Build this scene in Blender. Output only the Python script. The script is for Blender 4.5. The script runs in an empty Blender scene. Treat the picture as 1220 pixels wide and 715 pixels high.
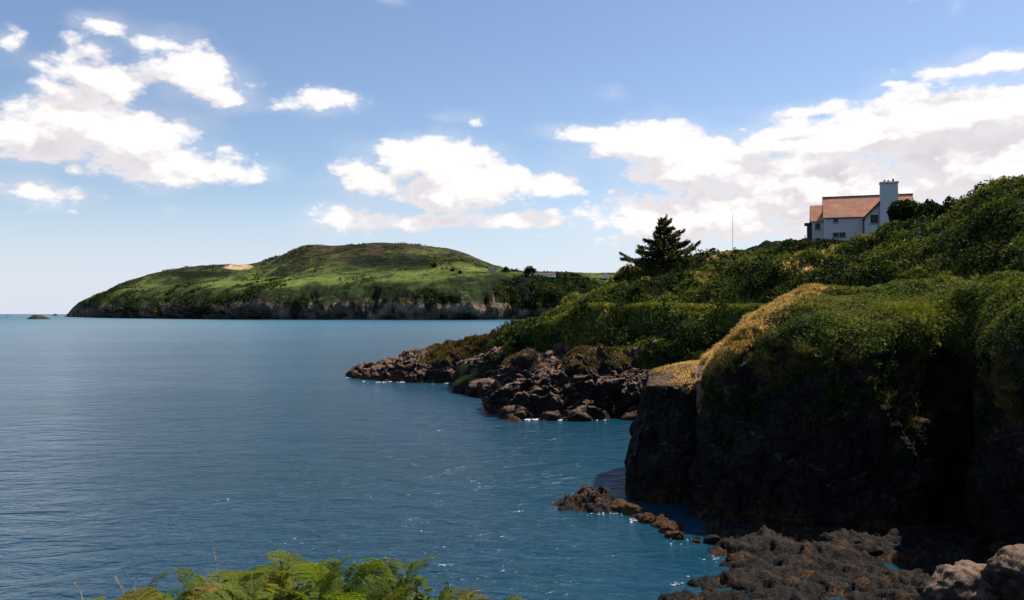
import bpy, bmesh, math, random
import numpy as np
from mathutils import Vector, Matrix, Euler, Quaternion
random.seed(7)
RNG = np.random.default_rng(11)
sc = bpy.context.scene
COL = sc.collection
R = math.radians
H = 12.0            # eye height above the sea, metres
F = 1000.0          # focal length in photograph pixels (photo 1220 wide)
CX, HY = 610.0, 374.0   # principal column and horizon row in the photograph

# ------------------------------------------------------------------ camera
cam_d = bpy.data.cameras.new('camera'); cam = bpy.data.objects.new('camera', cam_d); COL.objects.link(cam)
cam.location = (0, 0, H); cam.rotation_euler = (R(90), 0, 0)
cam_d.sensor_width = 36; cam_d.lens = 36*F/1220; cam_d.shift_y = (HY-357.5)/1220
cam_d.clip_start = 0.1; cam_d.clip_end = 90000
sc.camera = cam

# ------------------------------------------------------------------ light
SUN_AZ, SUN_EL = R(56), R(55)
S = Vector((math.sin(SUN_AZ)*math.cos(SUN_EL), math.cos(SUN_AZ)*math.cos(SUN_EL), math.sin(SUN_EL)))
sd = bpy.data.lights.new('sun', 'SUN'); sun = bpy.data.objects.new('sun', sd); COL.objects.link(sun)
sd.energy = 5.0; sd.angle = R(0.5); sd.color = (1.0, 0.93, 0.84)
sun.rotation_euler = S.to_track_quat('Z', 'Y').to_euler(); sun.location = (0, 0, 200)
SKY_STRENGTH = 0.10
CLOUD = 0.77
sc.view_settings.view_transform = 'Standard'; sc.view_settings.look = 'None'
sc.view_settings.exposure = 0.36; sc.view_settings.gamma = 1; sc.view_settings.use_curve_mapping = False
sc.cycles.max_bounces = 4; sc.cycles.diffuse_bounces = 1; sc.cycles.glossy_bounces = 2
sc.cycles.transmission_bounces = 3; sc.cycles.transparent_max_bounces = 6
sc.cycles.caustics_reflective = False; sc.cycles.caustics_refractive = False
sc.cycles.sample_clamp_indirect = 4

class NT:
    """tiny helper to write node trees"""
    def __init__(s, tree): s.t = tree; s.n = tree.nodes; s.l = tree.links
    def node(s, typ, ins=None, **kw):
        n = s.n.new(typ)
        for k, v in kw.items(): setattr(n, k, v)
        for k, v in (ins or {}).items():
            sock = n.inputs[k]
            if isinstance(v, bpy.types.NodeSocket): s.l.new(v, sock)
            else: sock.default_value = v
        return n
    def math(s, op, a, b=0.0, c=None, clamp=False):
        i = {0: a, 1: b}
        if c is not None: i[2] = c
        return s.node('ShaderNodeMath', i, operation=op, use_clamp=clamp).outputs[0]
    def vec(s, op, a, b=None, c=None, out=0):
        i = {0: a}
        if b is not None: i[1] = b
        if c is not None: i[2] = c
        return s.node('ShaderNodeVectorMath', i, operation=op).outputs[out]
    def noise(s, vec, scale, detail=4, rough=0.55, dist=0.0, out=0, **kw):
        return s.node('ShaderNodeTexNoise', {'Vector': vec, 'Scale': scale, 'Detail': detail, 'Roughness': rough, 'Distortion': dist}, **kw).outputs[out]
    def ramp(s, f, pts, interp='LINEAR'):
        n = s.node('ShaderNodeValToRGB', {0: f}); cr = n.color_ramp; cr.interpolation = interp
        while len(cr.elements) < len(pts): cr.elements.new(0.5)
        for e, (p, c) in zip(cr.elements, pts):
            e.position = p; e.color = (c[0], c[1], c[2], 1) if isinstance(c, (tuple, list)) else (c, c, c, 1)
        return n.outputs[0]
    def mix(s, f, a, b, typ='MIX'):
        n = s.node('ShaderNodeMix', data_type='RGBA', blend_type=typ)
        for i, v in ((0, f), (6, a), (7, b)):
            if isinstance(v, bpy.types.NodeSocket): s.l.new(v, n.inputs[i])
            else: n.inputs[i].default_value = (v[0], v[1], v[2], 1) if isinstance(v, (tuple, list)) else v
        return n.outputs[2]
    def mapr(s, v, a, b, c=0.0, d=1.0, smooth=False):
        return s.node('ShaderNodeMapRange', {0: v, 1: a, 2: b, 3: c, 4: d}, interpolation_type='SMOOTHSTEP' if smooth else 'LINEAR').outputs[0]

# ------------------------------------------------------------------ sky with clouds
world = bpy.data.worlds.new('World'); sc.world = world; world.use_nodes = True
w = NT(world.node_tree); w.n.clear()
# clouds: (px, py, half width, half height, thickness) read off the photograph and turned into sky directions, plus unseen ones above the frame added for sea reflections
BLOBS = [(120,30,36,13,.8),(205,52,50,17,.55),(100,62,45,20,.7),(110,90,75,24,.8),(235,92,55,28,1.1),(258,112,40,14,1.0),
 (90,136,70,32,1.3),(45,162,62,24,1.2),(165,160,80,30,1.2),(190,195,85,22,1.2),(255,206,60,13,1.0),(55,230,62,18,.85),
 (3,48,14,18,.6),(268,174,18,10,.4),(10,186,60,8,.6),(382,122,44,13,.85),(525,140,28,7,.0),(573,145,15,9,.0),(725,106,20,11,-.05),
 (478,2,20,6,.0),(208,249,12,5,-.1),(512,190,72,24,1.2),(455,215,55,24,1.1),(545,225,85,28,1.25),(410,256,42,18,.9),(655,224,34,16,1.0),
 (600,262,80,13,.8),(500,262,95,12,.8),(700,160,52,13,1.1),(770,172,75,26,1.3),(840,195,90,32,1.3),(925,165,55,26,1.2),
 (1010,170,90,34,1.3),(1110,140,100,36,1.4),(1210,125,90,32,1.3),(1200,200,150,70,1.4),(990,225,150,48,1.3),(860,262,140,36,1.1),
 (770,262,70,24,.9),(1160,76,90,13,.85),(1215,68,45,12,.8),(960,126,62,12,.6),(1062,98,22,6,.5),(1088,4,12,6,.0),(1136,12,14,12,-.1),
 (1300,150,120,70,1.3),(1450,120,160,60,1.2),(1420,250,200,60,1.2),(-120,150,110,40,1.2),(-260,210,140,40,1.0),(-330,110,90,40,1.1),
 (170,-150,190,80,1.3),(90,-300,240,100,1.3),(260,-480,260,130,1.2),(720,-420,120,40,.8),(1250,-260,200,60,.9)]  # clouds at left above the view, added to grey the sea's reflection
g = bpy.data.node_groups.new('cloud_density', 'ShaderNodeTree')
g.interface.new_socket('Vector', in_out='INPUT', socket_type='NodeSocketVector')
g.interface.new_socket('Value', in_out='OUTPUT', socket_type='NodeSocketFloat')
q = NT(g); gi = q.node('NodeGroupInput'); go = q.node('NodeGroupOutput')
acc = None
for (bx, by, rx, ry, st) in BLOBS:
    az = math.atan((bx-CX)/F); k = math.hypot(F, bx-CX); el = math.atan((HY-by)/k)
    ra = rx/F*math.cos(az)**2; re = ry/k*math.cos(el)**2
    ra *= 1.36; re *= 1.36
    v = q.vec('MULTIPLY_ADD', gi.outputs[0], (1/ra, 1/re, 0), (-az/ra, -el/re, 0))
    d = q.vec('LENGTH', v, out=1)
    d = q.math('MULTIPLY_ADD', d, -(st*0.45+.60), st*.75+.32)
    acc = d if acc is None else q.math('SMOOTH_MAX', acc, d, 0.35)
q.l.new(acc, go.inputs[0])
tc = w.node('ShaderNodeTexCoord').outputs['Generated']
sep = w.node('ShaderNodeSeparateXYZ', {0: tc}).outputs
az = w.math('ARCTAN2', sep[0], sep[1]); el = w.math('ARCSINE', sep[2])
stretch = w.vec('MULTIPLY', tc, (1, 1, 1.7))
n1 = w.noise(stretch, 7, 5, 0.55, out=1); 
warp = w.vec('MULTIPLY', w.vec('SUBTRACT', n1, (.5, .5, .5)), (0.07, 0.035, 0))
pos = w.vec('ADD', w.node('ShaderNodeCombineXYZ', {0: az, 1: el}).outputs[0], warp)
# a few puffy clouds elsewhere on the sky dome
G1 = w.node('ShaderNodeGroup', {0: pos}, node_tree=g).outputs[0]
G2 = w.node('ShaderNodeGroup', {0: w.vec('ADD', pos, (0.014, 0.034, 0))}, node_tree=g).outputs[0]
nf = w.noise(stretch, 13, 9, 0.55); n_soft = w.noise(stretch, 14, 4, 0.5)
nf2 = w.noise(w.vec('ADD', stretch, (0.012, 0.008, 0.032)), 13, 6, 0.55)
vo = w.node('ShaderNodeTexVoronoi', {'Vector': stretch, 'Scale': 30, 'Detail': 3, 'Roughness': 0.6, 'Smoothness': 0.7}, feature='SMOOTH_F1').outputs[0]
vo2 = w.node('ShaderNodeTexVoronoi', {'Vector': w.vec('ADD', stretch, (0.006, 0.004, 0.016)), 'Scale': 30, 'Detail': 2, 'Roughness': 0.6, 'Smoothness': 0.7}, feature='SMOOTH_F1').outputs[0]
amp = 1.05
dn = w.math('MULTIPLY_ADD', w.math('SUBTRACT', nf, 0.5), amp, G1); dn = w.math('MULTIPLY_ADD', w.math('SUBTRACT', 0.42, vo), 0.62, dn)
dn2 = w.math('MULTIPLY_ADD', w.math('SUBTRACT', nf2, 0.5), amp, G2); dn2 = w.math('MULTIPLY_ADD', w.math('SUBTRACT', 0.42, vo2), 0.62, dn2)
cov = w.mapr(dn, -0.24, 0.26, smooth=True)
veil = w.math('MULTIPLY', w.mapr(w.math('MULTIPLY_ADD', w.math('SUBTRACT', n_soft, .5), 1.6, G1), -.30, .6, smooth=True), .22)
cov = w.math('MAXIMUM', cov, veil)
cov = w.math('MULTIPLY', cov, w.mapr(sep[2], 0.0, 0.05, 0.0, 1.0, True))
lit = w.mapr(w.math('SUBTRACT', dn, dn2), -0.26, 0.34, 0.0, 1.0, True)      # thinner towards the sun side = brighter
thick = w.mapr(dn, 0.1, 1.0)
shade = w.math('MULTIPLY', w.math('SUBTRACT', 1.0, lit), w.math('MULTIPLY_ADD', thick, 0.5, 0.5))
ccol = w.mix(shade, (1.07, 1.03, 1.02), (0.66, 0.63, 0.69))
ccol = w.mix(1.0, ccol, (CLOUD, CLOUD, CLOUD), 'MULTIPLY')
sky = w.node('ShaderNodeTexSky', sky_type='NISHITA', sun_disc=False, sun_elevation=SUN_EL, sun_rotation=SUN_AZ, altitude=0, air_density=1.0, dust_density=0.35, ozone_density=1.6).outputs[0]
skyc = w.mix(1.0, sky, (0.97, 0.97, 1.02), 'MULTIPLY')
skyc = w.mix(w.mapr(sep[2], 0.0, 0.16, .85, 0.0, True), skyc, (5.6, 6.1, 7.3))
bg_sky = w.node('ShaderNodeBackground', {0: skyc, 1: SKY_STRENGTH})
bg_cl = w.node('ShaderNodeBackground', {0: ccol, 1: 1.0})
mixs = w.node('ShaderNodeMixShader', {0: cov, 1: bg_sky.outputs[0], 2: bg_cl.outputs[0]})
out = w.node('ShaderNodeOutputWorld', {0: mixs.outputs[0]})
world.cycles.sampling_method = 'MANUAL'; world.cycles.sample_map_resolution = 1024

# ------------------------------------------------------------------ numpy noise
_perm = RNG.permutation(256).astype(np.int64); _perm = np.concatenate([_perm, _perm])
_grad = RNG.normal(size=(256, 3)); _grad /= np.linalg.norm(_grad, axis=1)[:, None]
def perlin(P):
    P = np.asarray(P, float); I = np.floor(P).astype(np.int64); f = P-I; I &= 255
    u = f*f*f*(f*(f*6-15)+10); out = 0
    for dx in (0, 1):
        for dy in (0, 1):
            for dz in (0, 1):
                h = _perm[(_perm[(_perm[(I[:, 0]+dx) & 255]+I[:, 1]+dy) & 255]+I[:, 2]+dz) & 255]
                gr = _grad[h]; dd = f-np.array((dx, dy, dz))
                wgt = (u[:, 0] if dx else 1-u[:, 0])*(u[:, 1] if dy else 1-u[:, 1])*(u[:, 2] if dz else 1-u[:, 2])
                out = out+wgt*(gr*dd).sum(1)
    return out*1.5
def fbm(P, s, o=4, r=0.5, ridged=False):
    P = np.asarray(P)*s; a = 1.0; t = 0; n = 0
    for k in range(o):
        v = perlin(P+17.3*k)
        if ridged: v = 1-2*np.abs(v)
        t = t+a*v; n += a; a *= r; P = P*2.03
    return t/n
def voro(P, s):
    P = np.asarray(P)*s; I = np.floor(P).astype(np.int64); best = np.full(len(P), 9.0); sec = best.copy(); idc = np.zeros(len(P))
    for dx in (-1, 0, 1):
        for dy in (-1, 0, 1):
            for dz in (-1, 0, 1):
                J = I+np.array((dx, dy, dz)); Jm = J & 255
                h = _perm[(_perm[(_perm[Jm[:, 0]]+Jm[:, 1]) & 255]+Jm[:, 2]) & 255]
                c = J+0.5+0.45*_grad[h]*1.6*0.6
                d = np.sqrt(((P-c)**2).sum(1)); m = d < best
                sec = np.where(m, best, np.minimum(sec, d)); idc = np.where(m, h/255.0, idc); best = np.where(m, d, best)
    return best, sec, idc

# ------------------------------------------------------------------ mesh helpers
def P(px, py, Y): return ((px-CX)/F*Y, Y, H+(HY-py)/F*Y)
def W(px, Y, z): return ((px-CX)/F*Y, Y, z)
ORD = ['first', 'second', 'third', 'fourth', 'fifth', 'sixth', 'seventh', 'eighth', 'ninth', 'tenth', 'eleventh', 'twelfth', 'thirteenth', 'fourteenth', 'fifteenth', 'sixteenth', 'seventeenth', 'eighteenth', 'nineteenth', 'twentieth', 'twenty-first']
def rank(px, all_px): return ORD[sorted(all_px).index(px)]
def setp(o, label=None, cat=None, group=None, kind=None):
    if label: o['label'] = label
    if cat: o['category'] = cat
    if group: o['group'] = group
    if kind: o['kind'] = kind
    return o
def link(name, me, mat=None, parent=None):
    o = bpy.data.objects.new(name, me); COL.objects.link(o)
    if mat: me.materials.append(mat)
    if parent: o.parent = parent
    return o
def npmesh(name, V, Fc, mat=None, parent=None, smooth=True):
    me = bpy.data.meshes.new(name); V = np.asarray(V, np.float32); Fc = np.asarray(Fc, np.int32); k = Fc.shape[1]
    me.vertices.add(len(V)); me.vertices.foreach_set('co', V.ravel())
    me.loops.add(Fc.size); me.loops.foreach_set('vertex_index', Fc.ravel())
    me.polygons.add(len(Fc)); me.polygons.foreach_set('loop_start', np.arange(len(Fc), dtype=np.int32)*k)
    me.polygons.foreach_set('use_smooth', np.full(len(Fc), smooth))
    me.update(calc_edges=True); me.validate()
    return link(name, me, mat, parent)
def attr(o, name, vals):
    a = o.data.attributes.new(name, 'FLOAT', 'POINT'); a.data.foreach_set('value', np.asarray(vals, np.float32))
def grid_faces(nr, nc):
    i = np.arange(nr*nc).reshape(nr, nc)
    return np.stack([i[:-1, :-1], i[:-1, 1:], i[1:, 1:], i[1:, :-1]], -1).reshape(-1, 4)
def cr_axis(A, n):
    """resample axis 0 with a chord-length centripetal Catmull-Rom spline"""
    k = len(A); seg = np.linalg.norm(np.diff(A.reshape(k, -1, 3), axis=0), axis=2).mean(1)+1e-6
    t = np.concatenate([[0], np.cumsum(seg)]); T = np.linspace(0, t[-1], n)
    idx = np.clip(np.searchsorted(t, T, side='right')-1, 0, k-2); u = ((T-t[idx])/seg[idx])[:, None, None]
    sl = np.diff(A, axis=0)/seg[:, None, None]; M = np.zeros_like(A)
    M[0] = sl[0]; M[-1] = sl[-1]
    wa = seg[1:]/(seg[1:]+seg[:-1]); M[1:-1] = sl[:-1]*wa[:, None, None]+sl[1:]*(1-wa)[:, None, None]
    M *= 0.8
    hh = seg[idx][:, None, None]
    return ((2*u**3-3*u**2+1)*A[idx]+(u**3-2*u**2+u)*hh*M[idx]+(-2*u**3+3*u**2)*A[idx+1]+(u**3-u**2)*hh*M[idx+1])
def densify(net, nr, nc):
    A = np.array(net, float)           # rows x cols x 3
    A = cr_axis(A, nr); A = cr_axis(A.transpose(1, 0, 2).copy(), nc).transpose(1, 0, 2)
    return A
def gnormals(A):
    du = np.gradient(A, axis=1); dv = np.gradient(A, axis=0); N = np.cross(du, dv)
    N /= np.linalg.norm(N, axis=2)[:, :, None]+1e-9
    return N
def rock_disp(p, big=1.0, s=0.5, bed=1.6):
    """craggy rock: broad lumps, bedded cracks, broken blocks"""
    q = p*np.array((1, 1, bed)); wv = np.stack([fbm(q+31, s*1.5, 2), fbm(q+57, s*1.5, 2), fbm(q+83, s*1.5, 2)], 1)*0.6/s*0.5
    b, s2, idc = voro(q+wv, s); b2, s3, id2 = voro(q+wv, s*2.7)
    d = 0.5*(idc-0.5)+0.26*(id2-0.5)-0.16*np.exp(-((s2-b)/0.10)**2)-0.08*np.exp(-((s3-b2)/0.10)**2)
    d += 0.75*fbm(p*np.array((1, 1, .5)), s*0.6, 4)+0.20*fbm(p*np.array((1, 1, 1.2)), s*2.2, 5, .6)+0.55*fbm(p*np.array((1, 1, .25))+71, s*.9, 4, .5, ridged=True)
    return d*big
def leaves(name, pts, nrm, size, mat, parent=None, up=0.5, aspect=1.7, tris=False):
    """many small leaf faces"""
    n = len(pts); d = RNG.normal(size=(n, 3)); nn = nrm*up+d*0.6; nn /= np.linalg.norm(nn, axis=1)[:, None]
    a = np.cross(nn, RNG.normal(size=(n, 3))); a /= np.linalg.norm(a, axis=1)[:, None]; b = np.cross(nn, a)
    s = (size*np.clip(RNG.lognormal(-.08, .42, n), .35, 2.4))[:, None]; a = a*s*0.5*aspect; b = b*s*0.5
    bend = nn*s*0.16
    V = np.stack([pts-a, pts-b+bend, pts+a-bend, pts+b+bend*0.3], 1).reshape(-1, 3)
    return npmesh(name, V, np.arange(4*n).reshape(-1, 4), mat, parent, smooth=False)
def sample(A, N, n, wfun=None):
    """random points on a grid surface, weighted by apparent size"""
    c = 0.25*(A[:-1, :-1]+A[1:, :-1]+A[:-1, 1:]+A[1:, 1:]); nn = N[:-1, :-1]
    e1 = A[:-1, 1:]-A[:-1, :-1]; e2 = A[1:, :-1]-A[:-1, :-1]
    ar = np.linalg.norm(np.cross(e1, e2), axis=2); d2 = ((c-np.array((0, 0, H)))**2).sum(2)
    wt = ar/d2
    if wfun is not None: wt = wt*wfun(c.reshape(-1, 3), nn.reshape(-1, 3)).reshape(wt.shape)
    wt = wt.ravel()/wt.sum(); k = RNG.choice(len(wt), n, p=wt); i, j = np.unravel_index(k, c.shape[:2])
    u = RNG.random((n, 1)); v = RNG.random((n, 1))
    return A[i, j]+e1[i, j]*u+e2[i, j]*v, N[i, j]

# ------------------------------------------------------------------ materials
def mat(name):
    m = bpy.data.materials.new(name); m.use_nodes = True; t = NT(m.node_tree); t.n.clear(); return m, t
def finish(t, col, rough=0.9, spec=0.2, bump=None, bstr=0.5, bdist=0.1, metal=0.0, extra=None):
    ins = {'Base Color': col if isinstance(col, bpy.types.NodeSocket) else (col[0], col[1], col[2], 1), 'Roughness': rough, 'Specular IOR Level': spec, 'Metallic': metal}
    if bump is not None: ins['Normal'] = t.node('ShaderNodeBump', {'Height': bump, 'Strength': bstr, 'Distance': bdist}).outputs[0]
    ins.update(extra or {})
    b = t.node('ShaderNodeBsdfPrincipled', ins); t.node('ShaderNodeOutputMaterial', {0: b.outputs[0]})
def simple(name, col, rough=0.8, spec=0.25, var=0.25, scale=3.0, bstr=0.3):
    m, t = mat(name); c = t.node('ShaderNodeTexCoord').outputs['Object']; n = t.noise(c, scale, 6)
    lo = tuple(x*(1-var) for x in col); hi = tuple(min(1, x*(1+var)) for x in col)
    finish(t, t.mix(t.mapr(n, .3, .7), lo, hi), rough, spec, n, bstr, 0.03); return m
def leafmat(name, stops, patch=0.08, transl=0.35, rnd=0.5, tint=(1.5, 1.5, .5)):
    """foliage: hue by patches of growth plus leaf to leaf variation, some light passes through"""
    m, t = mat(name); geo = t.node('ShaderNodeNewGeometry').outputs
    n = t.noise(geo['Position'], patch, 5, 0.6)
    f = t.math('MULTIPLY_ADD', t.math('SUBTRACT', geo['Random Per Island'], 0.5), rnd, t.mapr(n, .3, .7))
    c = t.ramp(f, stops)
    b = t.node('ShaderNodeBsdfPrincipled', {'Base Color': c, 'Roughness': 0.65, 'Specular IOR Level': 0.04})
    tr = t.node('ShaderNodeBsdfTranslucent', {0: t.mix(1.0, c, tint, 'MULTIPLY')})
    mx = t.node('ShaderNodeMixShader', {0: transl, 1: b.outputs[0], 2: tr.outputs[0]})
    t.node('ShaderNodeOutputMaterial', {0: mx.outputs[0]}); return m
def rockmat(name, dark=(.018, .017, .018), mid=(.045, .036, .032), top=(.16, .105, .075), scale=1.0, topamt=1.0, weed=True, bed=2.2, spec=.15, palef=.5, lo=.25, weedlo=.42):
    """dark wet rock, lichened level tops painted paler as if sunlit, rusty weed near the tide line"""
    m, t = mat(name); geo = t.node('ShaderNodeNewGeometry').outputs; pos = geo['Position']
    st = t.vec('MULTIPLY', pos, (1, 1, bed))
    n = t.noise(st, 0.9*scale, 8, 0.65); n2 = t.noise(pos, 4*scale, 6, 0.7)
    vo = t.node('ShaderNodeTexVoronoi', {'Vector': t.vec('ADD', st, t.vec('MULTIPLY', t.noise(pos, 1.2*scale, 3, out=1), (0.9, .9, .9))), 'Scale': 1.1*scale}, feature='DISTANCE_TO_EDGE').outputs[0]
    crack = t.mapr(vo, 0.0, 0.05)
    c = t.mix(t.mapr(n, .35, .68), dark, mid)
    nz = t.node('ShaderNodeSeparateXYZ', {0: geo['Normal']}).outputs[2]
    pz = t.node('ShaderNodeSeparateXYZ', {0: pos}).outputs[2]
    lit_top = t.math('MULTIPLY', t.mapr(t.math('ADD', nz, t.math('MULTIPLY', t.math('SUBTRACT', n2, .5), 1.2)), lo, lo+.6, 0, topamt, True), t.mapr(pz, 0.3, 1.6))
    c = t.mix(lit_top, c, top)  # sunlit tone put into the colour of upward faces
    pale = t.math('MULTIPLY', t.mapr(t.noise(pos, 1.6*scale, 4, .5, out=0), .66, .76), palef)
    c = t.mix(pale, c, (.16, .145, .135))
    if weed:
        wd = t.math('MULTIPLY', t.mapr(t.math('ADD', pz, t.math('MULTIPLY', n2, 1.5)), 2.0, 0.8), t.mapr(t.noise(pos, .5*scale, 4), weedlo, weedlo+.16))
        c = t.mix(wd, c, (.115, .046, .013))
    hgt = t.math('ADD', t.math('MULTIPLY', crack, 0.5), t.math('ADD', t.math('MULTIPLY', n, 1.2), t.math('MULTIPLY', n2, .45)))
    finish(t, c, 0.8, spec, hgt, 0.9, 0.35/scale); return m
def groundmat(name, lo, mid, hi, scale=0.3, rockc=None):
    m, t = mat(name); geo = t.node('ShaderNodeNewGeometry').outputs; pos = geo['Position']
    n = t.noise(pos, scale, 6, .6); n2 = t.noise(pos, scale*9, 5, .7)
    c = t.ramp(t.math('MULTIPLY_ADD', t.math('SUBTRACT', n2, .5), .7, n), [(.3, lo), (.5, mid), (.72, hi)])
    if rockc:
        nz = t.node('ShaderNodeSeparateXYZ', {0: geo['Normal']}).outputs[2]
        c = t.mix(t.mapr(t.math('MULTIPLY_ADD', t.math('SUBTRACT', n2, .5), .5, nz), .30, .55, 1, 0), c, rockc)
    finish(t, c, 0.95, 0.05, n2, 0.8, 0.3); return m

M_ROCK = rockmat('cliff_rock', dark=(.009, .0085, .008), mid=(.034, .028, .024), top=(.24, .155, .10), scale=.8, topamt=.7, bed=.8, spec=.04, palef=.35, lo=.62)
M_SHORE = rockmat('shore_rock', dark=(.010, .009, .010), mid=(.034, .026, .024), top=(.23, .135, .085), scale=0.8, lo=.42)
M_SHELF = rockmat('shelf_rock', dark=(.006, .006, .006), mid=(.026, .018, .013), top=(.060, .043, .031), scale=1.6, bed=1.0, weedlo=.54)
M_SLOPE = groundmat('slope_ground', (.006, .009, .004), (.014, .02, .007), (.03, .035, .012), .25, (.03, .022, .016))
M_TURF = groundmat('dry_turf', (.08, .06, .022), (.20, .14, .06), (.32, .22, .11), .5)
GREEN = [(0.0, (.012, .018, .005)), (.28, (.040, .056, .012)), (.5, (.095, .125, .026)), (.78, (.155, .170, .038)), (1.0, (.24, .20, .065))]
M_BUSH = leafmat('bramble_leaves', GREEN, .11, .22, .5)
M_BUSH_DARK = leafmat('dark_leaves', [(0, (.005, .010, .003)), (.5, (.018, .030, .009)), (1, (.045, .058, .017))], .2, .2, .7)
M_GRASS_DRY = leafmat('dry_grass', [(0, (.20, .16, .05)), (.4, (.38, .28, .10)), (.7, (.55, .41, .19)), (1, (.68, .52, .29))], .25, .55, .8, (1.6, 1.35, .95))
M_GRASS_GREEN = leafmat('ledge_grass', [(0, (.05, .07, .012)), (.4, (.13, .155, .024)), (.75, (.24, .25, .045)), (1, (.36, .31, .10))], .25, .4, .8)

# ------------------------------------------------------------------ sea
m, t = mat('sea_water'); geo = t.node('ShaderNodeNewGeometry').outputs; pos = geo['Position']
sp = t.node('ShaderNodeSeparateXYZ', {0: pos}).outputs
dist = t.vec('LENGTH', pos, out=1)
sw = t.vec('MULTIPLY', pos, (0.55, 1.0, 1.0))
r1 = t.node('ShaderNodeMapping', {0: pos, 2: (0, 0, R(14)), 3: (.5, 1.15, 1)}).outputs[0]
r2 = t.node('ShaderNodeMapping', {0: pos, 2: (0, 0, R(-22)), 3: (.6, 1.1, 1)}).outputs[0]
big = t.noise(r1, 0.11, 3, .5, .4); mid_ = t.noise(r2, 0.45, 4, .55, .6); sm = t.noise(r1, 1.7, 4, .6, .8)
gust = t.mapr(t.noise(t.vec('MULTIPLY', pos, (.35, 1, 1)), 0.018, 5, .55, 1.0), .38, .62)     # wind-ruffled and smooth patches
hgt = t.math('ADD', t.math('MULTIPLY', big, 1.0), t.math('ADD', t.math('MULTIPLY', mid_, .95), t.math('MULTIPLY', t.math('MULTIPLY', sm, .30), t.math('MULTIPLY_ADD', gust, .9, .45))))
lee = t.math('MULTIPLY', t.mapr(t.math('MULTIPLY_ADD', sp[1], -.10, sp[0]), -9, 5, smooth=True), t.mapr(sp[1], 150, 90))      # calmer water in the lee of the cliff
bst = t.math('MULTIPLY', t.mapr(dist, 30, 1500, .95, .55), t.math('MULTIPLY_ADD', lee, -.52, 1.0))
shal = t.math('MULTIPLY', t.mapr(sp[0], -8, 10), t.mapr(t.noise(pos, .05, 3), .3, .65))
shal = t.math('MULTIPLY', shal, t.mapr(sp[1], 240, 120))
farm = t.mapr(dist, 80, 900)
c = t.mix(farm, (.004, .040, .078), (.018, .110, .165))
c = t.mix(t.math('MULTIPLY', shal, .6), c, (.004, .046, .052))
c = t.mix(t.math('MULTIPLY', gust, .3), c, (.014, .070, .095))
nrm = t.node('ShaderNodeBump', {'Height': hgt, 'Strength': bst, 'Distance': 1.0}).outputs[0]
b = t.node('ShaderNodeBsdfPrincipled', {'Base Color': c, 'Roughness': t.mapr(dist, 40, 2500, .17, .36), 'IOR': 1.333, 'Specular IOR Level': .5, 'Normal': nrm})
t.node('ShaderNodeOutputMaterial', {0: b.outputs[0]})
M_SEA = m
rings = [-60, 60]
V = [(-30000, -3000, 0), (30000, -3000, 0), (30000, 45000, 0), (-30000, 45000, 0)]
sea = npmesh('sea', V, [[0, 1, 2, 3]], M_SEA, smooth=False); setp(sea, kind='structure')

# ------------------------------------------------------------------ far headland
hx   = [83, 92, 105, 130, 150, 200, 250, 300, 335, 365, 400, 450, 500, 545, 590, 640, 700, 780, 900]
rid  = [374, 364, 357, 345, 335, 322, 316, 315, 305, 293, 291.5, 290.5, 293, 301, 316, 324, 328, 331, 332]
clt  = [374.6, 368, 362, 356, 354, 352, 350, 349, 349, 347, 346, 345, 342, 338, 336, 334, 335, 337, 338]
ftY  = [3300, 3150, 2950, 2750, 2550, 2250, 2050, 1900, 1840, 1800, 1760, 1740, 1740, 1760, 1800, 1850, 1900, 1950, 2000]
rdY  = [3400, 3350, 3300, 3250, 3150, 2950, 2800, 2650, 2550, 2500, 2450, 2400, 2350, 2300, 2250, 2250, 2300, 2350, 2400]
rows = [[] for _ in range(8)]
for x, r_, cl, fy, ry in zip(hx, rid, clt, ftY, rdY):
    cy = fy+0.075*(ry-fy)
    my = fy+0.50*(ry-fy); mp = cl*0.52+r_*0.48+1
    zc = H+(HY-cl)/F*cy; zr = H+(HY-r_)/F*ry
    rows[0].append(W(x, fy-40, -15)); rows[1].append(W(x, fy, 1)); rows[2].append(W(x, fy+0.45*(cy-fy), zc*0.62))
    rows[3].append(W(x, cy, zc)); rows[4].append(P(x, mp, my)); rows[5].append(W(x, ry, zr))
    rows[6].append(W(x, ry+350, zr*0.8)); rows[7].append(W(x, ry+1100, -15))
# close the seaward tip
x0 = 78.5
for k, yy in enumerate([3260, 3300, 3310, 3330, 3360, 3400, 3500, 3700]): rows[k].insert(0, W(x0, yy, -15 if k != 3 else -4))
A = densify(rows, 170, 1100); N = gnormals(A); sh = A.shape
p = A.reshape(-1, 3); nn = N.reshape(-1, 3)
if nn[:, 2].mean() < 0: nn = -nn
z = p[:, 2]; cliffw = np.clip(1-np.abs(z-24)/58, 0.04, 1)*np.clip((z+12)/14, 0, 1)
q2 = p*np.array((1, .6, .25))
gul = fbm(q2, 1/130, 4, .5, ridged=True)
d = cliffw*(52*gul-8+15*fbm(p, 1/26, 4, .6, ridged=True)) + (1-cliffw)*(13*fbm(p*np.array((1,.5,1)), 1/210, 3)+4*fbm(p, 1/40, 4)*np.clip(z/40, 0, 1))
tipf = np.clip(((p[:, 0]/p[:, 1]*F+CX)-84)/60, 0.12, 1)
hn = nn.copy(); hn[:, 2] *= .35+.4*(1-cliffw)
p = p+hn*(d*tipf)[:, None]
xx = np.stack([p[:, 0]+p[:, 1]*.12, p[:, 1]*.1, p[:, 2]*.35], 1)
rav = fbm(xx, 1/300, 3, .5, ridged=True)*105+fbm(xx*np.array((1,1,3))+400, 1/90, 4, .6, ridged=True)*38+32*fbm(p, 1/38, 4, .6)
p[:, 1] -= rav*tipf*np.clip(1-np.abs(z-20)/85, 0, 1)**.7*np.clip((z+14)/10, 0, 1)
headland_pts = p.reshape(sh); sh_head = sh
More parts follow.
